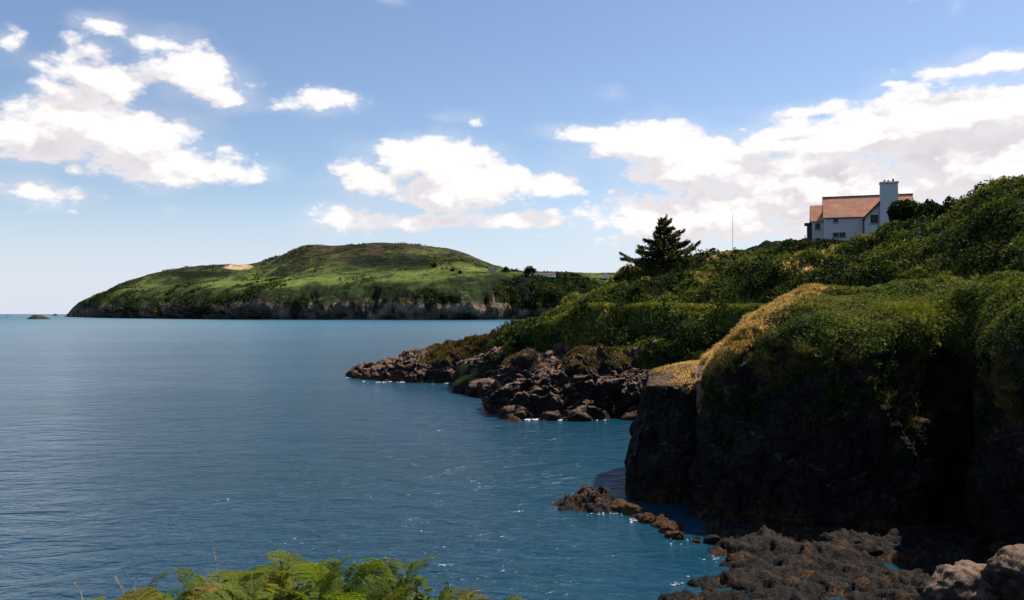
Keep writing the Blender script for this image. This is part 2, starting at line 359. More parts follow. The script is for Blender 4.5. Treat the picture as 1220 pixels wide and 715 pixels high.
m, t = mat('headland_cover'); geo = t.node('ShaderNodeNewGeometry').outputs; pos = geo['Position']
nz = t.node('ShaderNodeSeparateXYZ', {0: geo['Normal']}).outputs[2]; pz = t.node('ShaderNodeSeparateXYZ', {0: pos}).outputs[2]
s3 = t.vec('MULTIPLY', pos, (1, .55, 2.0))
na = t.noise(s3, .0075, 6, .62, .6); nb = t.noise(pos, .045, 5, .65); nc = t.noise(s3, .02, 5, .6)
c = t.ramp(t.math('MULTIPLY_ADD', t.math('SUBTRACT', nb, .5), .35, na), [(.36, (.014, .020, .008)), (.45, (.038, .050, .014)), (.53, (.075, .100, .023)), (.68, (.14, .16, .042))])
heath = t.math('MULTIPLY', t.mapr(pz, 120, 175), t.mapr(nc, .40, .56))
c = t.mix(heath, c, t.mix(t.mapr(nb, .4, .6), (.028, .026, .014), (.085, .052, .034)))
gorse = t.math('MULTIPLY', t.mapr(t.math('MULTIPLY_ADD', nc, 40, pz), 105, 70), t.mapr(nb, .36, .46))
c = t.mix(t.math('MULTIPLY', gorse, .9), c, (.014, .021, .009))
at = lambda nm: t.node('ShaderNodeAttribute', attribute_name=nm).outputs['Fac']
c = t.mix(at('wood'), c, t.mix(t.mapr(nb, .4, .6), (.003, .006, .003), (.013, .019, .007)))
c = t.mix(at('pasture'), c, t.mix(t.mapr(nb, .3, .7), (.11, .15, .030), (.17, .20, .05)))
c = t.mix(at('wheat'), c, t.mix(t.mapr(nb, .3, .7), (.50, .36, .19), (.62, .46, .26)))
ns = t.noise(t.vec('MULTIPLY', pos, (1, .5, 2.6)), .016, 7, .68, .5)
c = t.mix(t.math('MULTIPLY', t.mapr(ns, .52, .56), .7), c, (.012, .017, .008))
c = t.mix(t.math('MULTIPLY', t.mapr(t.noise(t.vec('MULTIPLY', pos, (1, .5, 3.5)), .022, 6, .7), .60, .66), .6), c, (.11, .085, .055))
rk = t.mix(t.mapr(t.noise(pos, .03, 6, .7), .38, .62), (.028, .025, .024), (.30, .20, .145))
c = t.mix(t.mapr(t.math('ADD', t.math('MULTIPLY', t.math('SUBTRACT', nb, .5), 70), pz), 14, 40, 1, 0), c, rk)
c = t.mix(t.mapr(t.math('ADD', nz, t.math('MULTIPLY', t.math('SUBTRACT', nc, .5), .7)), .34, .48, 1, 0), c, rk)
finish(t, c, .95, .03, t.math('ADD', nb, nc), .9, 13.0); M_HEAD = m
hd = npmesh('headland', p, grid_faces(*sh[:2]), M_HEAD); setp(hd, kind='structure')
ppx = p[:, 0]/p[:, 1]*F+CX; ppy = HY-(p[:, 2]-H)/p[:, 1]*F
wob = 5*fbm(p, 1/120, 3)
def patch(cx, cy, rx, ry, soft=.35):
    return np.clip((1-np.hypot((ppx+wob-cx)/rx, (ppy+wob*.25-cy)/ry))/soft, 0, 1)*(p[:, 1] < 5000)
attr(hd, 'wheat', np.clip(patch(284, 318.2, 19, 3.6, .12), 0, 1))
attr(hd, 'pasture', np.clip(patch(566, 321, 20, 3.2, .2)+.8*patch(300, 338, 75, 9)+.7*patch(455, 331, 100, 6, .5)+.8*patch(350, 335, 60, 7)+.5*patch(180, 343, 50, 4), 0, 1))
attr(hd, 'wood', np.clip(patch(655, 348, 75, 30, .3)+.9*patch(235, 327, 45, 5, .4)+.8*patch(500, 352, 60, 7)+.9*patch(470, 312, 90, 9, .6), 0, 1))

_fa = np.argmin(HY-(headland_pts[:, :, 2]-H)/headland_pts[:, :, 1]*F, axis=0); _last = int(_fa.max())
HA = headland_pts[:_last+2]; HN_ = gnormals(HA); HN_ = -HN_ if HN_[:, :, 2].mean() < 0 else HN_
def hu(c): return c[:, 0]/c[:, 1]*F+CX, HY-(c[:, 2]-H)/c[:, 1]*F
def wwood(c, n):
    u, v = hu(c); return (c[:, 2] > 14)*np.clip((1-np.hypot((u-655)/68, (v-349)/23))*4, 0, 1)*np.clip(fbm(c, 1/60, 3)*3+1.1, 0, 1)
def wscrub(c, n):
    u, v = hu(c); return (c[:, 2] > 10)*(u > 110)*(u < 620)*np.clip(fbm(c*np.array((1, .5, 2)), 1/110, 4, .6)*6-.6, 0, 1)*(.15+np.clip((v-338)/12, 0, 1))
M_WOOD = leafmat('woodland_leaves', [(0, (.008, .014, .005)), (.5, (.030, .044, .013)), (1, (.08, .095, .028))], .02, .2, .9)
for nm_, wf_, cnt, sz_, lf_, lb_ in (('woodland', wwood, 15000, 3.0, 7, 'dark wood covering the steep slope of the headland below the white cottages'), ('headland_scrub', wscrub, 22000, 2.6, 3, 'dark gorse and scrub patches above the cliffs of the distant headland')):
    pt_, nr_ = sample(HA, HN_, cnt, wf_); pt_ = pt_+np.array((0, 0, 1))*(RNG.random(cnt)*lf_)[:, None]
    o_ = leaves(nm_, pt_, nr_, np.full(cnt, sz_), M_WOOD, up=.8); setp(o_, lb_, 'woodland' if nm_ == 'woodland' else 'undergrowth', kind='stuff')

# ------------------------------------------------------------------ near hill (ground below house, tree, path ledge)
cx_ = [540, 562, 585, 620, 655, 690, 720, 760, 830, 900, 950, 1000, 1050, 1100, 1160, 1220, 1320, 1500]
skp = [455, 434, 416, 388, 374, 359, 347, 333, 323, 316, 313, 312, 298, 279, 257, 232, 204, 174]
skY = [133, 134, 135, 136, 137, 136, 136, 137, 132, 124, 117, 107, 97, 90, 83, 77, 71, 65]
toP = [457, 444, 428, 400, 384, 371, 369, 368, 368, 368, 366, 362, 354, 349, 345, 343, 342, 340]
toY = [131, 131, 131, 130, 128, 126, 124, 121, 114, 105, 96, 87, 79, 73, 68, 64, 60, 55]
ftz = [-2, -1, .6, 1.5, 2, 2.5, 3, 3.2, 4, 5, 8, 10, 12, 13, 13, 13, 13, 13]
ftY2 = [128, 127, 126, 124, 121, 118, 115, 110, 101, 90, 78, 70, 66, 63, 60, 57, 53, 48]
rows = [[] for _ in range(9)]
for x, sp_, sy, tp, ty, fz, fy in zip(cx_, skp, skY, toP, toY, ftz, ftY2):
    zs = H+(HY-sp_)/F*sy; zt = H+(HY-tp)/F*ty
    land = min(1, max(0, (x-720)/150))
    rows[0].append(W(x, sy+60+260*land, -4)); rows[1].append(W(x, sy+24 if x < 700 else max(sy+30, 168), max(zs*.6, -3) if x < 700 else 15.5 if x < 740 else 18.2 if x < 800 else 21.5 if x < 880 else 24.0))
    rows[2].append(W(x, sy, zs)); rows[3].append(P(x, sp_*.42+tp*.58, sy*.22+ty*.78)); rows[4].append(W(x, ty, zt))
    rows[5].append(W(x, ty-4.2, zt-.1)); rows[6].append(W(x, (ty-5)*.7+fy*.3, zt*.5+fz*.5)); rows[7].append(W(x, fy, fz)); rows[8].append(W(x, fy-7, -4 if x < 940 else fz-2))
A = densify(rows, 420, 900); N = gnormals(A)
if N[:, :, 2].mean() < 0: N = -N
sh = A.shape; p = A.reshape(-1, 3); nn = N.reshape(-1, 3)
def bushy(p, s, h):
    b, s2, idc = voro(p*np.array((1, 1, .6)), s); return h*(1-np.clip(b, 0, 1)**2)*(0.5+0.8*idc)
uu = (p[:, 0]/p[:, 1]*F+CX)
rid_ = np.linspace(0, 1, sh[0])[:, None].repeat(sh[1], 1).ravel()
ledge_z = np.interp(uu, cx_, [H+(HY-a)/F*b for a, b in zip(toP, toY)])
ledge_y = np.interp(uu, cx_, toY)
onledge = np.exp(-((p[:, 1]-(ledge_y-2.2))/2.4)**2)
d = bushy(p, .42, 1.35)+1.9*bushy(p+9, .16, 1.0)+1.3*fbm(p, .07, 3)+.4*bushy(p, 1.1, 1.0)-2.3+2.0*fbm(p*np.array((1,.4,.3))+40, 1/9, 3, ridged=True)*np.clip((ledge_y-5-p[:, 1])/4+.5, 0, 1)*np.clip((p[:, 1]-60)/20, 0, 1)
d = d*(1-onledge*.9)*np.clip((p[:, 2]+1)/4, .15, 1)
# house terrace stays even
hd_ = np.clip(1.4-np.hypot(p[:, 0]-66, p[:, 1]-165)/24, 0, 1)
d *= 1-hd_
p2 = p+nn*d[:, None]
A2 = p2.reshape(sh); N2 = gnormals(A2); N2 = -N2 if N2[:, :, 2].mean() < 0 else N2
hill = npmesh('hill', p2, grid_faces(*sh[:2]), M_SLOPE); setp(hill, kind='structure')
def wv(c, n):
    u = c[:, 0]/c[:, 1]*F+CX; vis = (u > 560)*(u < 1290)*(c[:, 2] > 1.2)
    top = np.interp(u, cx_, skY); vis = vis*np.where(u < 665, c[:, 2] > 4.6, True); return vis*(c[:, 1] < top+14)*(c[:, 2] > .8)*(0.25+np.clip(fbm(c, .15, 3)+.7, 0, 1))
def scatter(name, A_, N_, n, wf, matl, size, lift, label, cat, up=1.1, aspect=1.7, minsz=.04):
    pt, nr = sample(A_, N_, n, wf); ds = np.linalg.norm(pt-np.array((0, 0, H)), axis=1)
    pt = pt+nr*(RNG.random(n)**1.5*lift)[:, None]
    o = leaves(name, pt, nr, np.maximum(minsz, size*ds), matl, up=up, aspect=aspect); setp(o, label, cat, kind='stuff'); return o
scatter('bramble_cover', A2, N2, 360000, wv, M_BUSH, .0017, .55, 'dense green bramble and bracken covering the hill below the white house', 'undergrowth')
def tufts(name, pts, matl, hgt, label, cat, lean=.35, blades=7, wid=.05, up=None):
    """grass tufts: thin tapering blades"""
    n = len(pts); b = blades; base = np.repeat(pts, b, 0)+RNG.normal(size=(n*b, 3))*np.array((.12, .12, .0))*hgt
    dr = RNG.normal(size=(n*b, 3))*lean; dr[:, 2] = 1; dr /= np.linalg.norm(dr, axis=1)[:, None]
    L = (hgt*RNG.uniform(.5, 1.15, n*b))[:, None]; side = np.cross(dr, RNG.normal(size=(n*b, 3))); side /= np.linalg.norm(side, axis=1)[:, None]
    wd = wid*RNG.uniform(.6, 1.3, n*b)[:, None]
    tip = base+dr*L+RNG.normal(size=(n*b, 3))*np.array((.2, .2, .03))*L
    midp = base+dr*L*.55
    V = np.stack([base-side*wd*.5, base+side*wd*.5, midp+side*wd*.35, tip, midp-side*wd*.35], 1).reshape(-1, 3)
    o = npmesh(name, V, np.arange(5*n*b).reshape(-1, 5), matl, smooth=False); setp(o, label, cat, kind='stuff'); return o
def wl(c, n):
    u = c[:, 0]/c[:, 1]*F+CX; ly = np.interp(u, cx_, toY)
    return (u > 640)*(u < 1260)*np.exp(-((c[:, 1]-(ly-4.3))/1.0)**2)
pt, nr = sample(A2, N2, 22000, wl)
tufts('ledge_grass', pt, M_GRASS_GREEN, .55, 'bright yellow-green grass on the ledge path across the hill', 'grass', wid=.14, blades=5)
def wd_(c, n):
    u = c[:, 0]/c[:, 1]*F+CX; v = HY-(c[:, 2]-H)/c[:, 1]*F
    return ((u > 640)*(u < 1290)*np.clip(fbm(c, .12, 3)-.12, 0, 1)*(np.interp(u, cx_, skY)+3 > c[:, 1])*(n[:, 2] > .4))
pt, nr = sample(A2, N2, 7000, wd_)
tufts('hill_grass', pt, M_GRASS_GREEN, .6, 'tufts of lighter grass breaking through the bramble on the hill', 'grass', wid=.12, blades=5)

scatter('gorse_patches', A2, N2, 60000, lambda c, n: wv(c, n)*(fbm(c, .11, 3, .6) > .12), M_BUSH_DARK, .0021, 1.1, 'darker gorse thickets standing taller among the bramble on the hill', 'undergrowth')
pt, nr = sample(A2, N2, 3500, lambda c, n: wv(c, n)*(fbm(c+77, .10, 4, .6) > .25))
tufts('dry_patches', pt, M_GRASS_DRY, .7, 'pale patches of dead grass scattered over the hill', 'grass', wid=.10, blades=5)
# ------------------------------------------------------------------ near cliff
K = [ # foot, mid, brow, top, crest, back
 [W(930,84,0), W(930,82,5), W(935,80,9), W(945,79,11), W(960,78,12), W(990,76,12.5)],
 [W(885,76,0), W(888,74,5), W(892,73,8.5), W(903,72,10.5), W(925,71,12), W(985,70,12.5)],
 [W(860,66,0), W(860,65,4), P(864,421,63), P(880,398,62), P(912,366,62), W(980,66,12.8)],
 [W(840,58,0), P(843,520,57), P(850,442,56), P(866,412,56), P(902,370,58), P(960,352,63)],
 [W(848,51,0), P(855,520,51.5), P(868,428,53), P(893,393,54.5), P(930,357,58), P(965,349,64)],
 [W(900,48,0), P(905,520,49), P(912,418,50.5), P(930,386,53), P(955,350,58), W(975,66,13.4)],
 [W(960,47,0), P(962,520,48), P(965,408,49.5), P(970,378,52), P(985,350,58), W(1000,67,13.6)],
 [W(1030,46.5,0), P(1030,520,47.5), P(1030,397,49), P(1035,370,51.5), P(1040,346,57), W(1045,67,13.8)],
 [W(1092,47,0), P(1090,520,48.2), P(1088,388,49.5), P(1092,364,51), P(1095,341,56), W(1095,66,14)],
 [W(1118,49.5,0), P(1118,520,50), P(1120,402,50.5), P(1125,368,51.5), P(1130,338,56), W(1130,65,14)],
 [W(1160,49.5,0), P(1160,520,50), P(1162,398,50.5), P(1165,358,51), P(1168,336,55), W(1168,64,14)],
 [W(1186,43,0), P(1187,520,43.5), P(1190,402,44.5), P(1193,358,46), P(1198,335,52), W(1200,63,14)],
 [W(1215,39.5,0), P(1218,520,40), P(1222,392,41.5), P(1225,352,43.5), P(1230,333,50), W(1235,62,14)],
 [W(1300,37,0), P(1300,520,37.5), P(1300,387,39), P(1300,352,41), P(1300,332,47), W(1300,60,14)],
 [W(1480,34,0), P(1480,500,34.5), P(1480,380,36), P(1480,348,38), P(1480,328,44), W(1480,56,14)],
 [W(1800,30,0), P(1800,480,30.5), P(1800,375,32), P(1800,346,34), P(1800,326,40), W(1800,50,14)]]
K = [[q_ if j < 2 else (q_[0], q_[1], q_[2]-(.25 if j == 2 else .55)) for j, q_ in enumerate(k)] for k in K]
net = [[(k[0][0], k[0][1]-.3, -3) for k in K]]+[[k[i] for k in K] for i in range(6)]
A = densify(net, 420, 1150); N = gnormals(A)
if N[:, :, 2].mean() < 0: N = -N
sh = A.shape; p = A.reshape(-1, 3); nn = N.reshape(-1, 3); z = p[:, 2]
ty = np.clip((z-7.5)/3.5, 0, 1)
steep = np.clip((.75-nn[:, 2])/.3, 0, 1)
soilw = np.clip(fbm(p, .35, 3)*1.3+(z-8.6)/2.2, 0, 1)
rd = rock_disp(p, 1.3, .26, .7)+.9*fbm(p, .13, 2)+.22*rock_disp(p+50, 1, .9, .8)+.12*fbm(p, 3.5, 3, .6, ridged=True)
gd = bushy(p, .8, .5)+.95*bushy(p+31, .27, 1.0)+.5*fbm(p, .3, 4)-.75
d = rd*(1-soilw*.85)+gd*soilw
p2 = p+nn*d[:, None]; A3 = p2.reshape(sh); N3 = gnormals(A3); N3 = -N3 if N3[:, :, 2].mean() < 0 else N3
# cliff material: rock below, thin soil and roots towards the brow
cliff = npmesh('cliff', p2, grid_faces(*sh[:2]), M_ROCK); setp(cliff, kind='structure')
cliff.data.materials.append(M_SLOPE)
cliff.data.materials.append(M_TURF)
fz = (soilw*.9+np.clip(nn[:, 2]-.45, 0, 1)*.6).reshape(sh[:2])[:-1, :-1].ravel()
U = lambda c: c[:, 0]/c[:, 1]*F+CX
def wc(c, n):
    u = U(c); return (u > 830)*(u < 1300)*np.clip((c[:, 2]-9.7)/1.6+fbm(c, .3, 3)*1.3+fbm(c, 1.3, 2)*1.2, 0, 1)*(c[:, 1] < 68)
def tan_mask(c):
    u = U(c); v = HY-(c[:, 2]-H)/c[:, 1]*F
    line = np.interp(v, [346, 358, 370, 400, 430, 450], [962, 940, 915, 880, 855, 840])
    return np.exp(-((u-line)/np.interp(v, [350, 380, 400, 450], [38, 34, 24, 15]))**2)*(v < 452)*(v > 344)
tm_ = tan_mask(p2).reshape(sh[:2])[:-1, :-1].ravel()
mi_ = (fz > .5).astype(np.int32); mi_[(tm_ > .45)] = 2
cliff.data.polygons.foreach_set('material_index', mi_)
def wg(c, n):
    u = U(c); v = HY-(c[:, 2]-H)/c[:, 1]*F
    return (np.exp(-((u-1090)/42)**2-((v-374)/12)**2)+.8*np.exp(-((u-1190)/40)**2-((v-342)/6)**2)+.35*np.exp(-((u-1010)/60)**2-((v-362)/14)**2)+.3*np.exp(-((u-1205)/20)**2-((v-360)/16)**2))
scatter('cliff_top_cover', A3, N3, 300000, lambda c, n: wc(c, n)*(1-.98*tan_mask(c)**.6)*(1-np.clip(wg(c, n)*1.3, 0, .93)), M_BUSH, .0017, .5, 'green bracken and grass spilling over the top of the near cliff', 'undergrowth')
pt, nr = sample(A3, N3, 9000, lambda c, n: wc(c, n)*np.clip(fbm(c+9, .35, 3)*3+.6, 0, 1))
tufts('turf_grass', pt, leafmat('turf_blades', [(0, (.05, .06, .015)), (.4, (.12, .13, .03)), (.7, (.22, .18, .06)), (1, (.34, .26, .12))], .35, .3, .8), .5, 'rough olive grass growing up through the bracken on the near cliff top', 'grass', wid=.03, blades=7)
pt, nr = sample(A3, N3, 42000, lambda c, n: np.clip(tan_mask(c)-.15, 0, 1)*(c[:, 1] < 66))
tufts('dry_grass', pt, M_GRASS_DRY, .42, 'straw-coloured dry grass along the seaward edge of the near cliff top', 'grass', wid=.035, blades=8)
pt, nr = sample(A3, N3, 14000, wg)
tufts('cliff_grass', pt, M_GRASS_GREEN, .45, 'sunlit yellow-green grass cushions on the near cliff top', 'grass', wid=.035, blades=8)
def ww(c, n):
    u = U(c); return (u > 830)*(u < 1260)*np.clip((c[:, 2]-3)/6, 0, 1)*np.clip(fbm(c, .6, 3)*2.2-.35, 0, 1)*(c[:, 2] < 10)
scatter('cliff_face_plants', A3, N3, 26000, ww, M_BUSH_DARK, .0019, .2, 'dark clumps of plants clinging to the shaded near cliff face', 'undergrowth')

def wh(c, n):
    u = U(c); return (u > 836)*(u < 1270)*np.clip((c[:, 2]-5.2)/4, 0, 1)*np.clip(fbm(c, .5, 4, .6)*2.2, 0, 1)*(c[:, 2] < 10.8)
pt, nr = sample(A3, N3, 11000, wh)
M_HANG = leafmat('hanging_grass', [(0, (.03, .035, .012)), (.4, (.07, .07, .022)), (.7, (.13, .10, .04)), (1, (.20, .15, .07))], .4, .25, .8)
tufts('hanging_grass', pt, M_HANG, .5, 'olive and brown grass hanging in patches down the upper cliff face', 'grass', wid=.035, blades=7, lean=.8)
# buttress at the seaward end of the cliff
def ringrow(px_list, Ys, zs): return [W(a, b, c) for a, b, c in zip(px_list, Ys, zs)]
top_px, top_Y = [771, 800, 832, 850, 846, 812, 778, 772, 771], [56, 55.5, 55, 58, 66, 67, 66, 61, 56]
ft_px, ft_Y = [756, 795, 838, 862, 856, 812, 768, 757, 756], [54.2, 53.2, 53.4, 57, 69, 70, 68, 61, 54.2]
tz = [7.2, 7.25, 7.4, 7.9, 8.2, 7.9, 7.5, 7.4, 7.2]
rows = [ringrow(ft_px, ft_Y, [-3]*9), ringrow([a-1 for a in ft_px], ft_Y, [1.0]*9)]
for f, bulge in ((.35, 0), (.6, 4), (.85, 2), (1.0, 0)):
    rows.append([W(a*(1-f)+b_*f+(bulge if a < 800 else 0), c_*(1-f)+d_*f, 1+(e-1)*f) for a, b_, c_, d_, e in zip(ft_px, top_px, ft_Y, top_Y, tz)])
for f in (.15, .6, .97):
    rows.append([W(b_*(1-f)+810*f, d_*(1-f)+61*f, e+(8.2-e)*f+.05) for b_, d_, e in zip(top_px, top_Y, tz)])
A = densify(rows, 190, 420); N = gnormals(A); sh = A.shape; p = A.reshape(-1, 3); nn = N.reshape(-1, 3)
c0 = p.mean(0); 
if ((p-c0)*nn).sum(1).mean() < 0: nn = -nn
flat = np.clip((p[:, 2]-6.7)/.5, 0, 1)
p2 = p+nn*(rock_disp(p, .8, .4, .8)*(1-.85*flat))[:, None]
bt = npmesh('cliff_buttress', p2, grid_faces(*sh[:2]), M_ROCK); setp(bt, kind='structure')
AB = p2.reshape(sh); NB = gnormals(AB); NB = -NB if NB[-60:, :, 2].mean() < 0 else NB
pt, nr = sample(AB, NB, 2500, lambda c, n: (c[:, 2] > 7.0)*(n[:, 2] > .4)*np.clip(fbm(c, .5, 2)+.25+(U(c)-800)/60, 0, 1)); 
tufts('buttress_grass', pt, M_GRASS_DRY, .18, 'short dry grass on the flat top of the rock buttress', 'grass', wid=.03, blades=6)
# pale rubble chute between buttress and cliff, its tilt added to catch sun as a lit strip
net = [[P(826, 443, 58), P(838, 441, 58), P(852, 438, 58.5)], [P(829, 455, 55.6), P(838, 454, 55.6), P(849, 455, 55.8)], [P(830, 484, 53.9), P(838, 485, 53.8), P(846, 484, 54)], [P(832, 500, 53.9), P(838, 500, 53.9), P(845, 500, 54.2)]]
A = densify(net, 70, 40); N = gnormals(A); N = -N if N[:, :, 2].mean() < 0 else N; p = A.reshape(-1, 3)
p2 = p+N.reshape(-1, 3)*(.42*rock_disp(p, 1, 1.1)+.25*fbm(p, 2.5, 3)+.2)[:, None]
M_RUB = simple('pale_rubble', (.22, .14, .09), .9, .1, .75, 1.6, 1.0)
ch = npmesh('rubble_slope', p2, grid_faces(*A.shape[:2]), M_RUB); setp(ch, kind='structure')

# ------------------------------------------------------------------ shore rocks as rugged outcrops
def outcrop(name, xs, tops, Yf, Yb, mat_, res=(420, 150), big=1.2, s=.35, seed=0, cover=None, skew=.35):
    """xs / tops: outline in the picture of the crest, Yf: waterline distance, Yb: back waterline"""
    rows = [[] for _ in range(7)]
    for x, tp, yf, yb in zip(xs, tops, Yf, Yb):
        yc = yf+(yb-yf)*skew; zc = H+(HY-tp)/F*yc
        rows[0].append(W(x, yf-1.2, -2)); rows[1].append(W(x, yf, 0)); rows[2].append(W(x, yf+(yc-yf)*.45, zc*.62)); rows[3].append(W(x, yc, zc))
        rows[4].append(W(x, yc+(yb-yc)*.4, zc*.93)); rows[5].append(W(x, yb, zc*.4 if zc > 0 else -1)); rows[6].append(W(x, yb+3, -2))
    A = densify(rows, res[1], res[0]); N = gnormals(A); N = -N if N[:, :, 2].mean() < 0 else N
    p = A.reshape(-1, 3); nn = N.reshape(-1, 3)
    dd = rock_disp(p+seed, big, s)+big*.35*fbm(p+seed, s*1.2, 3, ridged=True)
    p2 = p+nn*(dd*np.clip((p[:, 2]+2)/2.5, .2, 1))[:, None]
    o = npmesh(name, p2, grid_faces(*A.shape[:2]), mat_); setp(o, kind='structure')
    A_ = p2.reshape(A.shape); N_ = gnormals(A_); N_ = -N_ if N_[:, :, 2].mean() < 0 else N_
    return A_, N_
OA, ON = outcrop('rock_point', [416, 424, 440, 455, 475, 492, 510, 530, 550, 575, 600, 640], [451, 440, 436, 437, 431, 424, 421, 417, 412, 406, 402, 400],
        [160, 157, 154, 151, 149, 147, 147, 146, 146, 146, 143, 138], [161, 164, 167, 168, 170, 170, 168, 166, 164, 160, 156, 152], M_SHORE, (520, 150), 1.5, .30, 3)
M_GOLD = leafmat('golden_turf', [(0, (.05, .045, .012)), (.4, (.13, .10, .028)), (.7, (.22, .15, .045)), (1, (.30, .22, .10))], .3, .25, .8, (1.3, 1.1, .6))
pt, nr = sample(OA, ON, 15000, lambda c, n: (n[:, 2] > .45)*np.clip((U(c)-490)/50, 0, 1)*(c[:, 2] > 3.2)*np.clip(fbm(c, .25, 3)+.45, 0, 1))
tufts('point_grass', pt, M_GOLD, .4, 'golden dry turf on the top of the low rocky point', 'grass', wid=.12, blades=4)
OB, OBN = outcrop('rock_outcrop', [596, 603, 612, 625, 640, 655, 672, 690, 712, 733, 745, 760, 780, 800, 830], [496, 462, 448, 444, 450, 456, 446, 434, 430, 434, 450, 456, 458, 458, 460],
        [104, 101, 99, 97.5, 96, 96, 96, 96, 96.5, 97, 97, 97, 97, 96, 94], [106, 110, 113, 114, 115, 115, 115, 115, 114, 112, 110, 108, 106, 104, 102], M_SHORE, (700, 280), 2.5, .24, 40, skew=.3)
pt, nr = sample(OB, OBN, 5000, lambda c, n: (n[:, 2] > .45)*(c[:, 2] > 5.4)*np.clip(fbm(c, .35, 3)+.5, 0, 1))
tufts('outcrop_grass', pt, M_GOLD, .3, 'rust-gold turf on the crest of the dark rock outcrop', 'grass', wid=.1, blades=4)
OC, OCN = outcrop('rock_bank', [560, 585, 610, 640, 670, 700, 740, 780, 820, 850], [440, 428, 424, 420, 418, 420, 424, 416, 428, 436],
        [140, 134, 128, 122, 117, 113, 108, 104, 100, 96], [150, 146, 142, 136, 130, 126, 120, 114, 108, 102], rockmat('bank_rock', (.03, .022, .02), (.08, .055, .042), (.20, .13, .09), .7), (420, 120), 1.4, .4, 77)
pt, nr = sample(OC, OCN, 30000, lambda c, n: (n[:, 2] > .2)*(c[:, 2] > 2.5)*np.clip(fbm(c, .2, 3)+.1+(U(c)-740)/200, 0, 1))
leaves_o = leaves('bank_scrub', pt+nr*RNG.random((len(pt), 1))*.5, nr, np.full(len(pt), .26), M_BUSH); setp(leaves_o, 'low green and brown scrub on the bank above the rocks', 'undergrowth', kind='stuff')
M_BANKROCK = rockmat('apron_rock', (.016, .013, .012), (.055, .038, .030), (.24, .15, .10), .8, lo=.35)
outcrop('rock_apron', [548, 560, 575, 592, 610, 628, 645, 662, 680], [440, 432, 427, 424, 425, 428, 427, 430, 436], [132, 130, 127.5, 124, 120.5, 117.5, 115.5, 114, 113], [142, 140, 138, 135, 132, 129, 126, 123, 121], M_BANKROCK, (380, 130), 1.3, .38, 140, skew=.4)
# skerry left of the buttress
def skerry(name, cxp, Y, wpx, dep, hgt, mat_, seed, label, cat, res=90, s=.9, group=None, big=.5, shape=None):
    """a low broken rock, closed mound going below the water"""
    u = np.linspace(-1.25, 1.25, res); X, Yg = np.meshgrid(u, u[:max(30, res//2)] if False else np.linspace(-1.25, 1.25, max(30, int(res*.6))))
    wx = wpx/F*Y/2; r = np.hypot(X, Yg)
    prof = shape(X) if shape else 1
    zz = hgt*(1-r**1.8)*prof
    pts = np.stack([X*wx, Yg*dep/2, np.maximum(zz, -1.2)], -1).reshape(-1, 3); base = np.array(W(cxp, Y, -.12))
    q = pts+base+seed
    d = rock_disp(q, big, s)*np.clip(1.35-r.ravel(), 0, 1)
    pts[:, 2] += d*1.1; pts[:, 0] += .35*rock_disp(q+91, big, s)
    V = pts; o = npmesh(name, V, grid_faces(X.shape[0], X.shape[1]), mat_); o.location = base
    # skirt: bottom sheet
    setp(o, label, cat, group); return o
M_ISLE = rockmat('islet_rock', (.03, .02, .02), (.08, .05, .045), (.10, .06, .05), .1, .6, False)
skerry('skerry', 706, 52.5, 105, 4.2, .75, M_SHORE, 5, 'broken orange-brown skerry rising from the water left of the cliff foot', 'rock', 220, .8, big=.75, shape=lambda x: .7+.5*np.exp(-((x-.12)/.25)**2)+.25*np.exp(-((x+.7)/.15)**2)-.1*x)
skerry('sea_rock', 612, 94, 22, 1.6, .65, M_SHORE, 9, 'small black rock awash just left of the big dark outcrop', 'rock', 50, 1.2, big=.2)
skerry('sea_rock', 46, 1900, 27, 30, 11.5, M_ISLE, 15, 'low rocky islet alone near the horizon at far left', 'rock', 60, .08, big=4, shape=lambda x: .8-.15*x)
skerry('sea_rock', 66, 5600, 7, 20, 12, M_SHORE, 25, 'tiny dark rock on the horizon between the islet and the headland', 'rock', 24, .05, big=2)
skerry('sea_rock', 790, 47.6, 34, 1.8, .5, M_SHORE, 33, 'small dark rock in the shaded water by the buttress foot', 'rock', 60, 1.0, big=.5)

# rock shelf below the cliff, in front
nx, ny = 420, 220
X, Yg = np.meshgrid(np.linspace(4, 34, nx), np.linspace(22, 50, ny)); pts = np.stack([X, Yg, np.zeros_like(X)], -1).reshape(-1, 3)
pxg = X/Yg*F+CX
coast = np.interp(Yg, [22, 34, 37, 39, 42, 45, 47, 50], [880, 745, 775, 812, 812, 800, 792, 778])+22*fbm(pts, .35, 3).reshape(X.shape)
land = np.clip((pxg-coast)/60, -1.2, 1)
zz = -1.24+1.25*land+.25*np.clip((pxg-1050)/150, 0, 2)*np.clip((42-Yg)/8, 0, 1)+.0*X
pts[:, 2] = zz.ravel()+.85*rock_disp(pts+12, .9, .6, 1)+.16*fbm(pts, 1.6, 4, .6, ridged=True)+.35*fbm(pts, .2, 3)
sf = npmesh('rock_shelf', pts, grid_faces(ny, nx), M_SHELF); setp(sf, kind='structure')
